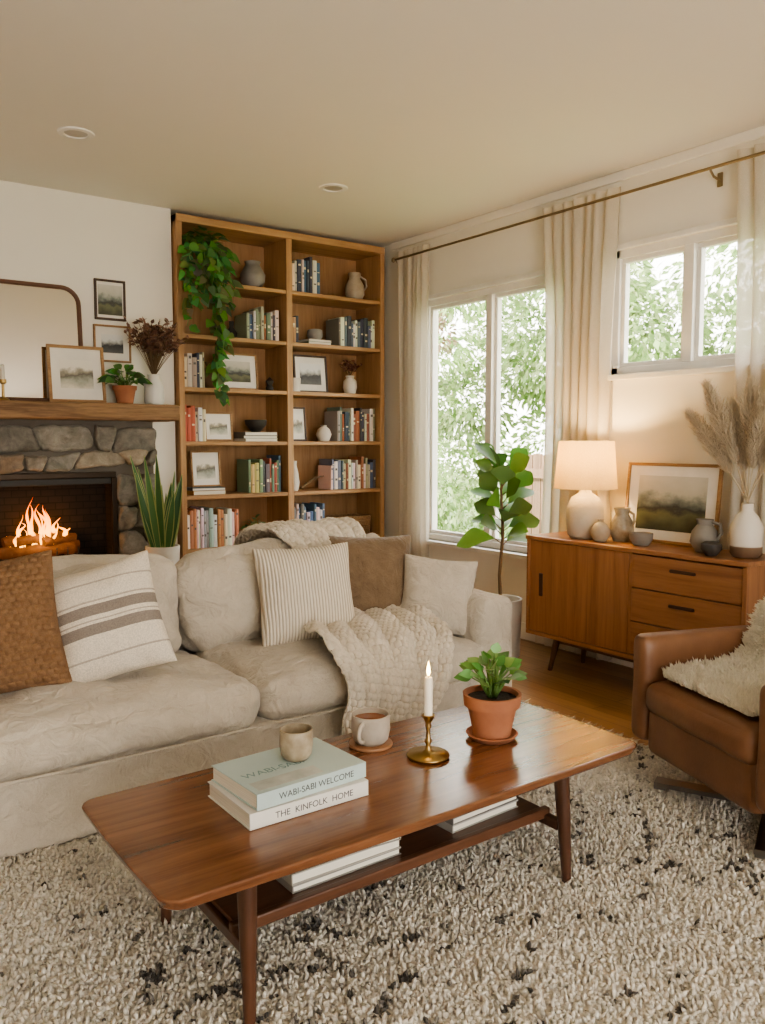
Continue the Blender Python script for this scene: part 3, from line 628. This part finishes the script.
# ------------------------------------------------------------------ rug
RX0,RX1,RY0,RY1=-.9,2.90,.15,3.05
box_r=box('backing',(RX0,RY0,0),(RX1,RY1,.012),mat('rug_backing',(.62,.56,.47),.95),0)
sp_=.0100; xs=np.arange(RX0,RX1,sp_); ys=np.arange(RY0,RY1,sp_); X,Yg=np.meshgrid(xs,ys); X=X.ravel()+np.random.uniform(-.5,.5,X.size)*sp_; Yg=Yg.ravel()+np.random.uniform(-.5,.5,Yg.size)*sp_
keep=~((Yg>2.75)&(X<2.6)); keep&=~((X<.0)&(Yg<1.2)); X=X[keep];Yg=Yg[keep]
cols=np.zeros((X.size,3)); hts=np.zeros(X.size)
for i in range(X.size):
    x=X[i];y=Yg[i]
    wx=x+.16*noise.noise(Vector((x*2.6,y*2.6,1))); wy=y+.16*noise.noise(Vector((x*2.6,y*2.6,7)))
    d1=abs(((wx+wy*1.25)/.46)%1-.5)*.46; d2=abs(((wx-wy*1.25)/.46)%1-.5)*.46
    line=math.exp(-(min(d1,d2)/.045)**2)
    f=noise.noise(Vector((x*11,y*30,3)))*.6+noise.noise(Vector((x*34,y*52,5)))*.6
    mk=noise.noise(Vector((x*1.5,y*1.5,11)))
    vv=f+.34*line+.24*mk-.47
    k=min(1,max(0,vv*5+.2)); sh=R(.90,1.08); w=.96+.10*noise.noise(Vector((x*5,y*5,20)))
    g=min(1,max(0,(f+.35*line+.3*mk-.05)*1.2))*.45
    cols[i]=[((.84-.42*g)*w*(1-k)+.10*k)*sh,((.775-.41*g)*w*(1-k)+.088*k)*sh,((.67-.37*g)*w*(1-k)+.078*k)*sh]
    hts[i]=.003*noise.noise(Vector((x*22,y*22,9)))
Pt=np.stack([X,Yg,.010+hts],1); Nn=np.tile([0,0,1.],(X.size,1))
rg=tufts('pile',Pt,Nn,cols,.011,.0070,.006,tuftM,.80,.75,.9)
n=260; fy=np.linspace(RY0,RY1,n); Pf=np.stack([np.full(n,RX1-.005),fy,np.full(n,.008)],1); fN=np.tile([.98,0,.05],(n,1))
fr_=tufts('fringe',Pf,fN,np.tile([.74,.68,.58],(n,1)),.06,.005,.006,tuftM)
grp('shag_rug',[box_r,rg,fr_])
# ------------------------------------------------------------------ coffee table
TX0,TX1,TY0,TY1,TZ=.585,2.115,1.545,2.15,.37
def slab(name,x0,x1,y0,y1,z0,z1,m,r=.06,bow=.012,bev=.010):
    w=x1-x0;h=y1-y0;pts=[]
    for cx,cy,a0 in ((x1-r,y1-r,0),(x0+r,y1-r,pi/2),(x0+r,y0+r,pi),(x1-r,y0+r,1.5*pi)):
        for k in range(9): a=a0+pi/2*k/8; pts.append([cx+r*math.cos(a),cy+r*math.sin(a)])
    full=[]
    for i in range(len(pts)):
        a=pts[i];c=pts[(i+1)%len(pts)]; full.append(a); dd=math.hypot(c[0]-a[0],c[1]-a[1])
        if dd>.1:
            for k in range(1,12): full.append([a[0]+(c[0]-a[0])*k/12,a[1]+(c[1]-a[1])*k/12])
    cx=(x0+x1)/2;cy=(y0+y1)/2
    for p in full:
        u=(p[0]-cx)/(w/2); vv=(p[1]-cy)/(h/2); p[1]+=bow*(1-u*u)*(1 if vv>0 else -1)*abs(vv); p[0]+=bow*.6*(1-vv*vv)*(1 if u>0 else -1)*abs(u)
    bm=bmesh.new()
    vt=[bm.verts.new((p[0],p[1],z1)) for p in full]; f=bm.faces.new(vt)
    ex=bmesh.ops.extrude_face_region(bm,geom=[f]); ev=[g for g in ex['geom'] if isinstance(g,bmesh.types.BMVert)]
    for v_ in ev: v_.co.z=z0; v_.co.x=cx+(v_.co.x-cx)*.985; v_.co.y=cy+(v_.co.y-cy)*.965
    bm.normal_update(); bmesh.ops.recalc_face_normals(bm,faces=bm.faces[:])
    ed=[e for e in bm.edges if abs(e.verts[0].co.z-e.verts[1].co.z)<1e-5]
    bmesh.ops.bevel(bm,geom=ed,offset=bev,segments=3,affect='EDGES',profile=.5)
    me=bpy.data.meshes.new(name); bm.to_mesh(me); bm.free(); me.materials.append(m); return link(bpy.data.objects.new(name,me))
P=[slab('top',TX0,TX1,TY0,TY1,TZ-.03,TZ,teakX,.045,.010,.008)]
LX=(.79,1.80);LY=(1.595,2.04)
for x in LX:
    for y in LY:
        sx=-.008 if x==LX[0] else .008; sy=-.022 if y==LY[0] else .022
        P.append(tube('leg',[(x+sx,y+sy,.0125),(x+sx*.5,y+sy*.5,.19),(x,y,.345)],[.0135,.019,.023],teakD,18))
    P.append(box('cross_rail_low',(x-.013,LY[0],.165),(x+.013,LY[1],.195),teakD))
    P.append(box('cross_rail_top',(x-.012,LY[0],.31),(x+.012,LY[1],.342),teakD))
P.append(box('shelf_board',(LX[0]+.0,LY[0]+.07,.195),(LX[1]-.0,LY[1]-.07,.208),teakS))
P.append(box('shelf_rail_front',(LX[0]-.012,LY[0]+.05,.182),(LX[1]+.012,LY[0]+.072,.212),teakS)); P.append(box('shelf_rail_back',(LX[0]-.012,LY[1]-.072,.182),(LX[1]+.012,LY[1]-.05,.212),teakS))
grp('coffee_table',P)
def bigbook(name,x0,x1,y0,y1,z0,z1,cm,spine,rz=0,size=.022,cover=None):
    cx,cy=(x0+x1)/2,(y0+y1)/2; w,d=(x1-x0)/2,(y1-y0)/2; h=z1-z0
    P=[box('cover_bottom',(-w,-d,0),(w,d,.003),cm,.001),box('cover_top',(-w,-d,h-.003),(w,d,h),cm,.001),box('spine',(-w,-d,0),(w,-d+.004,h),cm,.0015),box('pages',(-w+.004,-d+.004,.003),(w-.004,d-.004,h-.003),paper,0)]
    def txt(body,loc,rot,sz,m):
        cu=bpy.data.curves.new('text','FONT'); cu.body=body; cu.size=sz; cu.extrude=.0002; cu.align_x='CENTER'; cu.materials.append(m); o=link(bpy.data.objects.new('lettering',cu)); o.location=loc; o.rotation_euler=rot; return o
    ink=mat('ink',(.07,.07,.07),.7)
    P.append(txt(spine,(0.01,-d-.0006,h*.5-size*.33),(pi/2,0,0),size,ink))
    if cover: 
        P.append(txt(cover,(-.05,-d*.15,h+.0003),(0,0,0),.038,mat('ink_teal',(.2,.3,.3),.6))); P.append(box('cover_photo',(-w*.9,-d*.86,h),(w*.25,-d*.42,h+.0006),mat('cover_picture',(.58,.59,.55),.5,c2=(.32,.34,.31),vs=12),0))
    return grp(name,P,(cx,cy,z0),rz)
bw=mat('book_white',(.74,.71,.65),.5); bt=mat('book_pale_teal',(.48,.57,.55),.45,c2=(.42,.51,.49))
bigbook('coffee_table_book',.87,1.215,1.735,1.975,TZ+.001,TZ+.042,bw,'THE  KINFOLK  HOME',0,.023)
bigbook('coffee_table_book',.885,1.215,1.745,1.98,TZ+.043,TZ+.084,bt,'WABI-SABI WELCOME',.05,.023,'WABI-SABI')
random.seed(3)
stack('stacked_magazines',1.12,1.81,.2085,4,.33,.25,[(.50,.46,.40),(.26,.24,.22),(.40,.37,.32)]); stack('stacked_magazines',1.60,1.81,.2085,2,.27,.22,[(.2,.19,.18),(.4,.38,.35)])
def cup(name,loc,r,h,m,handle=None,coaster=False,fill=None,z0=0):
    P=[lathe('cup',[(0,z0),(r*.72,z0),(r*.9,z0+.012),(r,z0+h*.5),(r*.97,z0+h),(r*.90,z0+h),(r*.92,z0+h*.5),(r*.7,z0+.012),(0,z0+.01)],m,48,angle=70)]
    if fill: P.append(lathe('drink',[(0,z0+h*.82),(r*.905,z0+h*.82)],fill,40))
    if handle is not None:
        c,s=math.cos(handle),math.sin(handle); pts=[]
        for k in range(9): a=-pi/2+pi*k/8; rr=r*.95+.032*math.cos(a); pts.append((c*rr,s*rr,z0+h*.52+h*.3*math.sin(a)))
        P.append(tube('handle',pts,.0065,m,10))
    if coaster: P.append(lathe('coaster',[(0,0),(.066,0),(.068,.004),(.066,.009),(0,.009)],mat('coaster_wood',(.34,.17,.085),.5),40))
    return grp(name,P,loc)
glz=mat('speckled_stoneware',(.44,.37,.27),.35,c2=(.24,.18,.115),vs=26,bump=.05)
glz2=mat('mug_glaze',(.50,.45,.39),.35,c2=(.36,.31,.25),vs=14,bump=.05)
cup('ceramic_cup',(1.085,1.885,TZ+.0850),.045,.080,glz)
cup('tea_mug',(1.43,2.03,TZ+.001),.060,.088,glz2,pi+.55,True,mat('tea',(.22,.07,.02),.05),.0095)
cb=[lathe('holder',[(0,0),(.058,0),(.064,.006),(.062,.010),(.02,.014),(.009,.022),(.007,.04),(.012,.048),(.007,.056),(.006,.085),(.010,.095),(.0075,.10),(.016,.118),(.020,.126),(.017,.128),(.011,.120),(0,.118)],brass,40,angle=80),
    lathe('candle',[(0,.118),(.0125,.118),(.0125,.235),(.010,.239),(0,.237)],mat('wax',(.84,.77,.66),.5,emis=(1,.75,.45),es=.08),24),
    tube('wick',[(0,0,.237),(.001,0,.248)],.0009,blackM,6),
    lathe('flame',[(0,.243),(.003,.245),(.0058,.255),(.0048,.267),(.002,.279),(0,.288)],mat('candle_flame',(1,.7,.3),.5,emis=(1,.66,.22),es=14),16)]
grp('candlestick_with_candle',cb,(1.51,1.85,TZ+.001))
light('candle_light','POINT',(1.51,1.85,TZ+.31),.4,(1,.65,.28),.01)
pot=[lathe('saucer',[(0,0),(.068,0),(.082,.016),(.077,.018),(.065,.006),(0,.006)],terra,40),
     lathe('pot',[(0,.007),(.057,.007),(.078,.105),(.088,.105),(.091,.142),(.082,.142),(.078,.12),(0,.12)],terra,48),lathe('soil',[(0,.128),(.081,.126)],soil,24)]
bushy('potted_pilea',(pot,.125),(1.775,1.86,TZ+.001),46,.052,.038,.145,.072,[(.17,.31,.085),(.23,.38,.12),(.11,.23,.065)],'ovate',17,up=.9,droop=.12,zl=.5,face=(-.3,-.4,.8))
# ------------------------------------------------------------------ sideboard
sx0,sx1,sy0,sy1,sz0,sz1=3.46,3.80,2.01,3.355,.19,.758
P=[box('top',(sx0-.006,sy0-.006,sz1-.022),(sx1,sy1+.006,sz1),sbM,.004),box('bottom',(sx0,sy0,sz0),(sx1,sy1,sz0+.022),sbM,.003),box('side_near',(sx0,sy0,sz0+.022),(sx1,sy0+.022,sz1-.022),sbZ,.003),box('side_far',(sx0,sy1-.022,sz0+.022),(sx1,sy1,sz1-.022),sbZ,.003),
   box('back',(sx1-.012,sy0+.022,sz0+.022),(sx1,sy1-.022,sz1-.022),sbM,0),box('partition',(sx0+.01,2.632,sz0+.022),(sx1-.012,2.650,sz1-.022),sbZ,0),
   box('sliding_door',(sx0+.008,2.652,sz0+.024),(sx0+.026,sy1-.024,sz1-.025),sbZ,.003)]
recM=mat('recess_shade',(.07,.03,.018),.6)  # dark colour on solid pieces paints the shade inside recessed pulls
P.append(rb('door_pull',(sx0+.004,3.235,.42),(sx0+.010,3.262,.55),.0028,recM,n=6))
zz=sz0+.026; hh=(sz1-.027-zz)/3
for i in range(3):
    za=zz+i*hh; P.append(box('drawer',(sx0+.006,sy0+.025,za+.002),(sx0+.026,2.630,za+hh-.003),sbM,.003))
    P.append(rb('drawer_pull',(sx0-.004,2.27,za+hh*.60),(sx0+.010,2.41,za+hh*.60+.016),.006,recM,n=6))
for x,sgx in ((sx0+.05,-1),(sx1-.05,1)):
    for y,sgy in ((sy0+.16,-1),(sy1-.2,1)): P.append(tube('leg',[(x+sgx*.02,y+sgy*.035,.0),(x,y,sz0+.004)],[.012,.021],teakD,16))
P.append(box('base_rail',(sx0+.05,sy0+.14,sz0-.03),(sx0+.07,sy1-.18,sz0),teakD))
grp('sideboard',P)
Z=sz1+.001
shade=NT('lamp_shade'); v=shade.coords(); n=shade.noise(v,160,3); cc=shade.ramp(n,[(.3,(.74,.62,.38)),(.7,(.86,.74,.48))]); df=shade.new('ShaderNodeBsdfDiffuse'); tr=shade.new('ShaderNodeBsdfTranslucent'); shade.lk(cc,df.inputs[0]); shade.lk(cc,tr.inputs[0]); mx=shade.new('ShaderNodeMixShader'); mx.inputs[0].default_value=.42; shade.lk(df.outputs[0],mx.inputs[1]); shade.lk(tr.outputs[0],mx.inputs[2]); shade.lk(mx.outputs[0],shade.out.inputs['Surface'])
LPX,LPY=3.62,3.07
P=[lathe('base',[(0,0),(.075,0),(.095,.02),(.105,.10),(.10,.17),(.075,.225),(.035,.25),(.03,.27),(0,.27)],mat('lamp_ceramic',(.62,.56,.46),.7,c2=(.50,.44,.35),bump=.3,bs=50)),
   lathe('neck',[(.012,.27),(.012,.34)],brass,16),lathe('shade',[(.172,.275),(.150,.535)],shade.m,56),lathe('shade_liner',[(.148,.533),(.170,.277)],shade.m,56),
   lathe('bulb',[(0,.34),(.02,.345),(.03,.39),(.022,.42),(0,.43)],mat('bulb_glass',(1,.9,.7),.5,emis=(1,.68,.3),es=8),20)]
for k in range(3): a=k*2.094; P.append(tube('spider',[(0,0,.34),(.16*math.cos(a),.16*math.sin(a),.42)],.002,brass,5))
grp('table_lamp',P,(LPX,LPY,Z))
light('lamp_bulb_light','POINT',(LPX,LPY,Z+.46),13,(1,.69,.33),.035)
vase('round_bud_vase',[(0,0),(.03,0),(.05,.03),(.052,.055),(.035,.09),(.014,.105),(.018,.118),(.01,.118),(0,.09)],stonew,3.56,2.91,Z)
pp=[lathe('body',[(0,0),(.045,0),(.065,.05),(.06,.10),(.035,.145),(.045,.18),(.038,.18),(0,.1)],glz),tube('handle',[(.0,-.04,.165),(.0,-.075,.15),(.0,-.08,.11),(.0,-.06,.08)],.007,glz)]
grp('ceramic_jug',pp,(3.66,2.85,Z))
vase('small_bowl',[(0,0),(.04,0),(.058,.03),(.060,.062),(.054,.062),(.05,.03),(0,.012)],ceramG,3.60,2.68,Z)
frame('framed_picture',.56,.42,.016,frameO,art1,(3.745,2.62,Z+.001),-pi/2,-.10,.16)
t=NT('two_tone'); v=t.coords(kind='Generated'); sp=t.new('ShaderNodeSeparateXYZ'); t.lk(v,sp.inputs[0]); t.lk(t.ramp(sp.outputs['Z'],[(.0,(.12,.07,.045)),(.2,(.20,.13,.085)),(.22,(.68,.62,.54)),(1,(.72,.67,.59))]),t.p.inputs['Base Color']); t.p.inputs['Roughness'].default_value=.45; twoM=t.m
pp=[lathe('body',[(0,0),(.04,0),(.068,.05),(.06,.10),(.035,.135),(.042,.16),(.036,.16),(0,.1)],ceramG),tube('handle',[(0,-.035,.15),(0,-.08,.14),(0,-.09,.10),(0,-.06,.06)],.008,ceramG)]
grp('ceramic_pitcher',pp,(3.62,2.33,Z))
vase('black_bowl',[(0,0),(.025,0),(.048,.03),(.046,.055),(.03,.065),(0,.06)],ceramD,3.53,2.235,Z)
# pampas
random.seed(41); PP=[];PC=[];PN=[]; st=B()
for i,(dx,dy,h) in enumerate(((.0,.26,.44),(-.03,.17,.56),(.04,.10,.48),(.0,.0,.56),(-.04,-.08,.50),(.05,-.14,.56),(-.02,-.2,.46))):
    base=Vector((0,0,.20)); tip=Vector((dx,dy,.20+h)); pts=[base.lerp(tip,q/10)+Vector((0,dy*.25*(q/10)**2-dy*.12,0)) for q in range(11)]
    st.tube(pts,.003,seg=5)
    for k in range(2400):
        q=R(.42,1.05); p=base.lerp(tip,q)+Vector((0,dy*.25*q*q-dy*.12,0)); d=(tip-base).normalized(); rr=.038*math.sin(pi*min(1,max(0,(q-.38)/.70)))**.7
        a=R(0,2*pi); off=Vector((math.cos(a),math.sin(a),R(-.2,.2)))*rr*R(0,1); PP.append(p+off); nn=(d*1.0+off*16+Vector((0,0,-.1))).normalized(); PN.append(nn)
        s=R(.9,1.08); PC.append((.92*s,.83*s,.69*s))
pl=tufts('plumes',[tuple(p) for p in PP],[tuple(p) for p in PN],PC,.042,.0014,.010,vcol('pampas',1,.5,0,0),1.0)
grp('pampas_grass_vase',[lathe('vase',[(0,0),(.055,0),(.07,.02),(.072,.14),(.05,.19),(.025,.215),(.026,.25),(.02,.25),(0,.2)],twoM),pl,st.obj('stems',mat('straw',(.6,.5,.34),.8),True)],(3.62,2.115,Z))
# ------------------------------------------------------------------ fiddle-leaf fig
random.seed(52); b=B(); tr_=B(); tp=[Vector((0,0,.30)),Vector((-.01,.005,.50)),Vector((.0,-.01,.75)),Vector((-.01,0,1.0)),Vector((0,0,1.12))]
tr_.tube(tp,[.011,.010,.009,.007,.004],seg=8)
for i in range(28):
    q=i/27; z=.68+.46*q; a=i*2.399; e=Vector((math.cos(a)*.04,math.sin(a)*.04,z+.02)); tr_.tube([(0,0,z-.01),e],.003,seg=5)
    L=R(.18,.23)*(1-.08*q); c=random.choice([(.14,.30,.06),(.20,.37,.09),(.10,.23,.05)]); c=tuple(w*R(.75,1.25) for w in c)
    b.leaf(e,(math.cos(a),math.sin(a),R(.1,.7)+q*.9),(-.5+R(-.5,.5),-.5+R(-.5,.5),.8),L,L*.64,.34*(1-q*.6),c,'fiddle',10,.28)
grp('fiddle_leaf_fig',[lathe('planter',[(0,0),(.10,0),(.115,.02),(.125,.36),(.115,.36),(.112,.31),(0,.31)],mat('planter_stone',(.60,.55,.48),.7,bump=.2,bs=50)),b.obj('leaves',leafM,True),tr_.obj('trunk',stemM,True)],(3.46,3.56,0))
# ------------------------------------------------------------------ armchair (faces local -X)
P=[]
for s in (1,-1):
    ya,yb=(.285,.375) if s==1 else (-.375,-.285)
    P.append(rb('arm',(-.345,ya,.19),(.36,yb,.59),.035,leather,puff=(0,.006,.0),wr=.004,n=14))
P+=[rb('seat_base',(-.33,-.285,.16),(.32,.285,.33),.03,leather,n=14),rb('seat_cushion',(-.35,-.283,.31),(.10,.283,.43),.045,leather,puff=(.01,0,.02),wr=.006,n=18),
    rbox('back_cushion',(.15,.56,.30),.06,leather,puff=(.02,0,.0),wr=.005,n=18,loc=(.19,0,.52),rot=(0,.2,0)),rbox('back_shell',(.07,.74,.48),.03,leather,n=12,loc=(.345,0,.45),rot=(0,.18,0))]
P.append(lathe('post',[(0,.05),(.03,.05),(.025,.17),(0,.17)],chrome,20,(0,0,0)))
for k in range(4):
    a=pi/4+k*pi/2; bb=B(); M=Matrix.Rotation(a,4,'Z'); bb.box((0,-.03,.035),(.40,.03,.052),M=M); bb.box((.36,-.028,.026),(.40,.028,.035),M=M); P.append(bb.obj('star_leg',chrome))
random.seed(61); np.random.seed(61)
path=[(-.30,.450),(-.2,.462),(-.08,.468),(.02,.475),(.075,.51),(.10,.58),(.13,.65),(.17,.69),(.22,.70),(.28,.685)]
def pp_(q):
    f=q*(len(path)-1); i=min(len(path)-2,int(f)); s=f-i; a=path[i];c=path[i+1]; d=Vector((c[0]-a[0],0,c[1]-a[1])).normalized(); return Vector((a[0]+(c[0]-a[0])*s,0,a[1]+(c[1]-a[1])*s)),Vector((-d.z,0,d.x))
def ww(q): return .262+.022*noise.noise(Vector((q*11,0,2)))-.04*max(0,.08-q)/.08
pts=[];nr=[];cl=[]; vs=[];fs=[]
for j in range(41):
    q=j/40; p,nn=pp_(q); w=ww(q)-.015
    for i in range(21): s=i/20*2-1; vs.append(p+Vector((0,s*w,0))+nn*.01*(1-s*s))
for j in range(40):
    for i in range(20): a=j*21+i; fs.append((a,a+1,a+22,a+21))
bb=B(); bb.add(vs,fs,(.8,.73,.58)); skin=bb.obj('hide',tuftM,True)
for k in range(26000):
    q=R(0,1); p,nn=pp_(q); w=ww(q); s=R(-1,1)
    pts.append(tuple(p+Vector((0,s*w,0))+nn*.004)); cu=noise.noise_vector(Vector((p.x*22,s*w*22,p.z*22))); n2=(nn+cu*1.1+Vector((R(-.2,.2),s*.3+R(-.2,.2),0))).normalized(); nr.append(tuple(n2))
    sh=R(.92,1.06); cl.append((.90*sh,.83*sh,.69*sh))
P+=[skin,tufts('wool',pts,nr,cl,.026,.0042,.006,tuftM,.9)]
grp('leather_armchair',P,(2.74,1.46,0),math.radians(-20))
# ------------------------------------------------------------------ garden outside
random.seed(71)
box('garden_ground',(4.08,-6,-.35),(22,22,-.15),mat('grass',(.16,.25,.08),.95,c2=(.10,.16,.05),vs=3),0)
b=B()
def clump(c,r,n,cols,ls=(.07,.13)):
    dk=R(.6,1.2)
    for k in range(n):
        d=Vector((R(-1,1),R(-1,1),R(-1,1))).normalized(); p=Vector(c)+Vector((d.x*r,d.y*r,d.z*r*.9))*R(.7,1.05)
        co=random.choice(cols); s=R(.7,1.3)*dk; co=tuple(x*s for x in co); L=R(*ls)
        b.leaf(p,d+Vector((R(-.6,.6),R(-.6,.6),R(-.8,.3))),(R(-.5,.5)-.6,R(-.5,.5),R(0,1)),L,L*.6,.2,co,'ovate',3)
GG=[(.24,.36,.12),(.33,.45,.18),(.18,.29,.09),(.42,.51,.25)]
for k in range(125):
    y=R(1.5,12.5); x=R(7.2,9.2); z=R(-.1,3.7); clump((x,y,z),R(.4,.75),330,GG)
for k in range(16): clump((R(5.8,6.3),R(6.9,8.8),R(.0,.8)),R(.25,.42),170,GG,(.05,.09))
for k in range(3): clump((R(6.8,7.1),R(8.4,8.9),R(2.5,3.1)),R(.25,.35),200,[(.42,.27,.18),(.40,.36,.2)],(.05,.09))
grp('garden_hedge',[b.obj('foliage',vcol('garden_leaf',.7,.4),True)])
b=B()
for k in range(24): b.box((6.5,3.6+k*.12,-.2),(6.53,3.6+k*.12+.11,1.15+R(-.01,.01)))
b.box((6.46,3.6,.9),(6.5,6.47,1.0)); b.obj('garden_fence',wood('fence_wood',(.24,.15,.09),(.13,.08,.045),'Z',8,.8))
# ------------------------------------------------------------------ world + sun + camera
w=bpy.data.worlds.new('World'); S.world=w; w.use_nodes=True; nt=w.node_tree; bg=nt.nodes['Background']
tc=nt.nodes.new('ShaderNodeTexCoord'); sp=nt.nodes.new('ShaderNodeSeparateXYZ'); nt.links.new(tc.outputs['Generated'],sp.inputs[0])
cr=nt.nodes.new('ShaderNodeValToRGB'); cr.color_ramp.elements[0].position=.0; cr.color_ramp.elements[0].color=(1,.955,.86,1); cr.color_ramp.elements[1].position=.9; cr.color_ramp.elements[1].color=(.95,.96,1,1)
nt.links.new(sp.outputs['Z'],cr.inputs[0]); nt.links.new(cr.outputs[0],bg.inputs['Color']); bg.inputs['Strength'].default_value=5.6
sun=light('sun','SUN',(0,0,8),8,(1,.94,.82)); sun.data.angle=.03; sun.rotation_euler=Vector((-.8,.15,.75)).to_track_quat('Z','Y').to_euler()
cam=bpy.data.cameras.new('camera'); co=link(bpy.data.objects.new('camera',cam)); co.location=(0,0,1.3)
co.rotation_euler=(math.radians(90-4.934),0,math.radians(-36)); cam.sensor_fit='VERTICAL'; cam.sensor_height=24; cam.lens=834/1024*24; cam.clip_start=.02
S.camera=co
S.view_settings.view_transform='AgX'
try: S.view_settings.look='AgX - Medium High Contrast'
except Exception as e: print(e)
S.view_settings.exposure=0.65
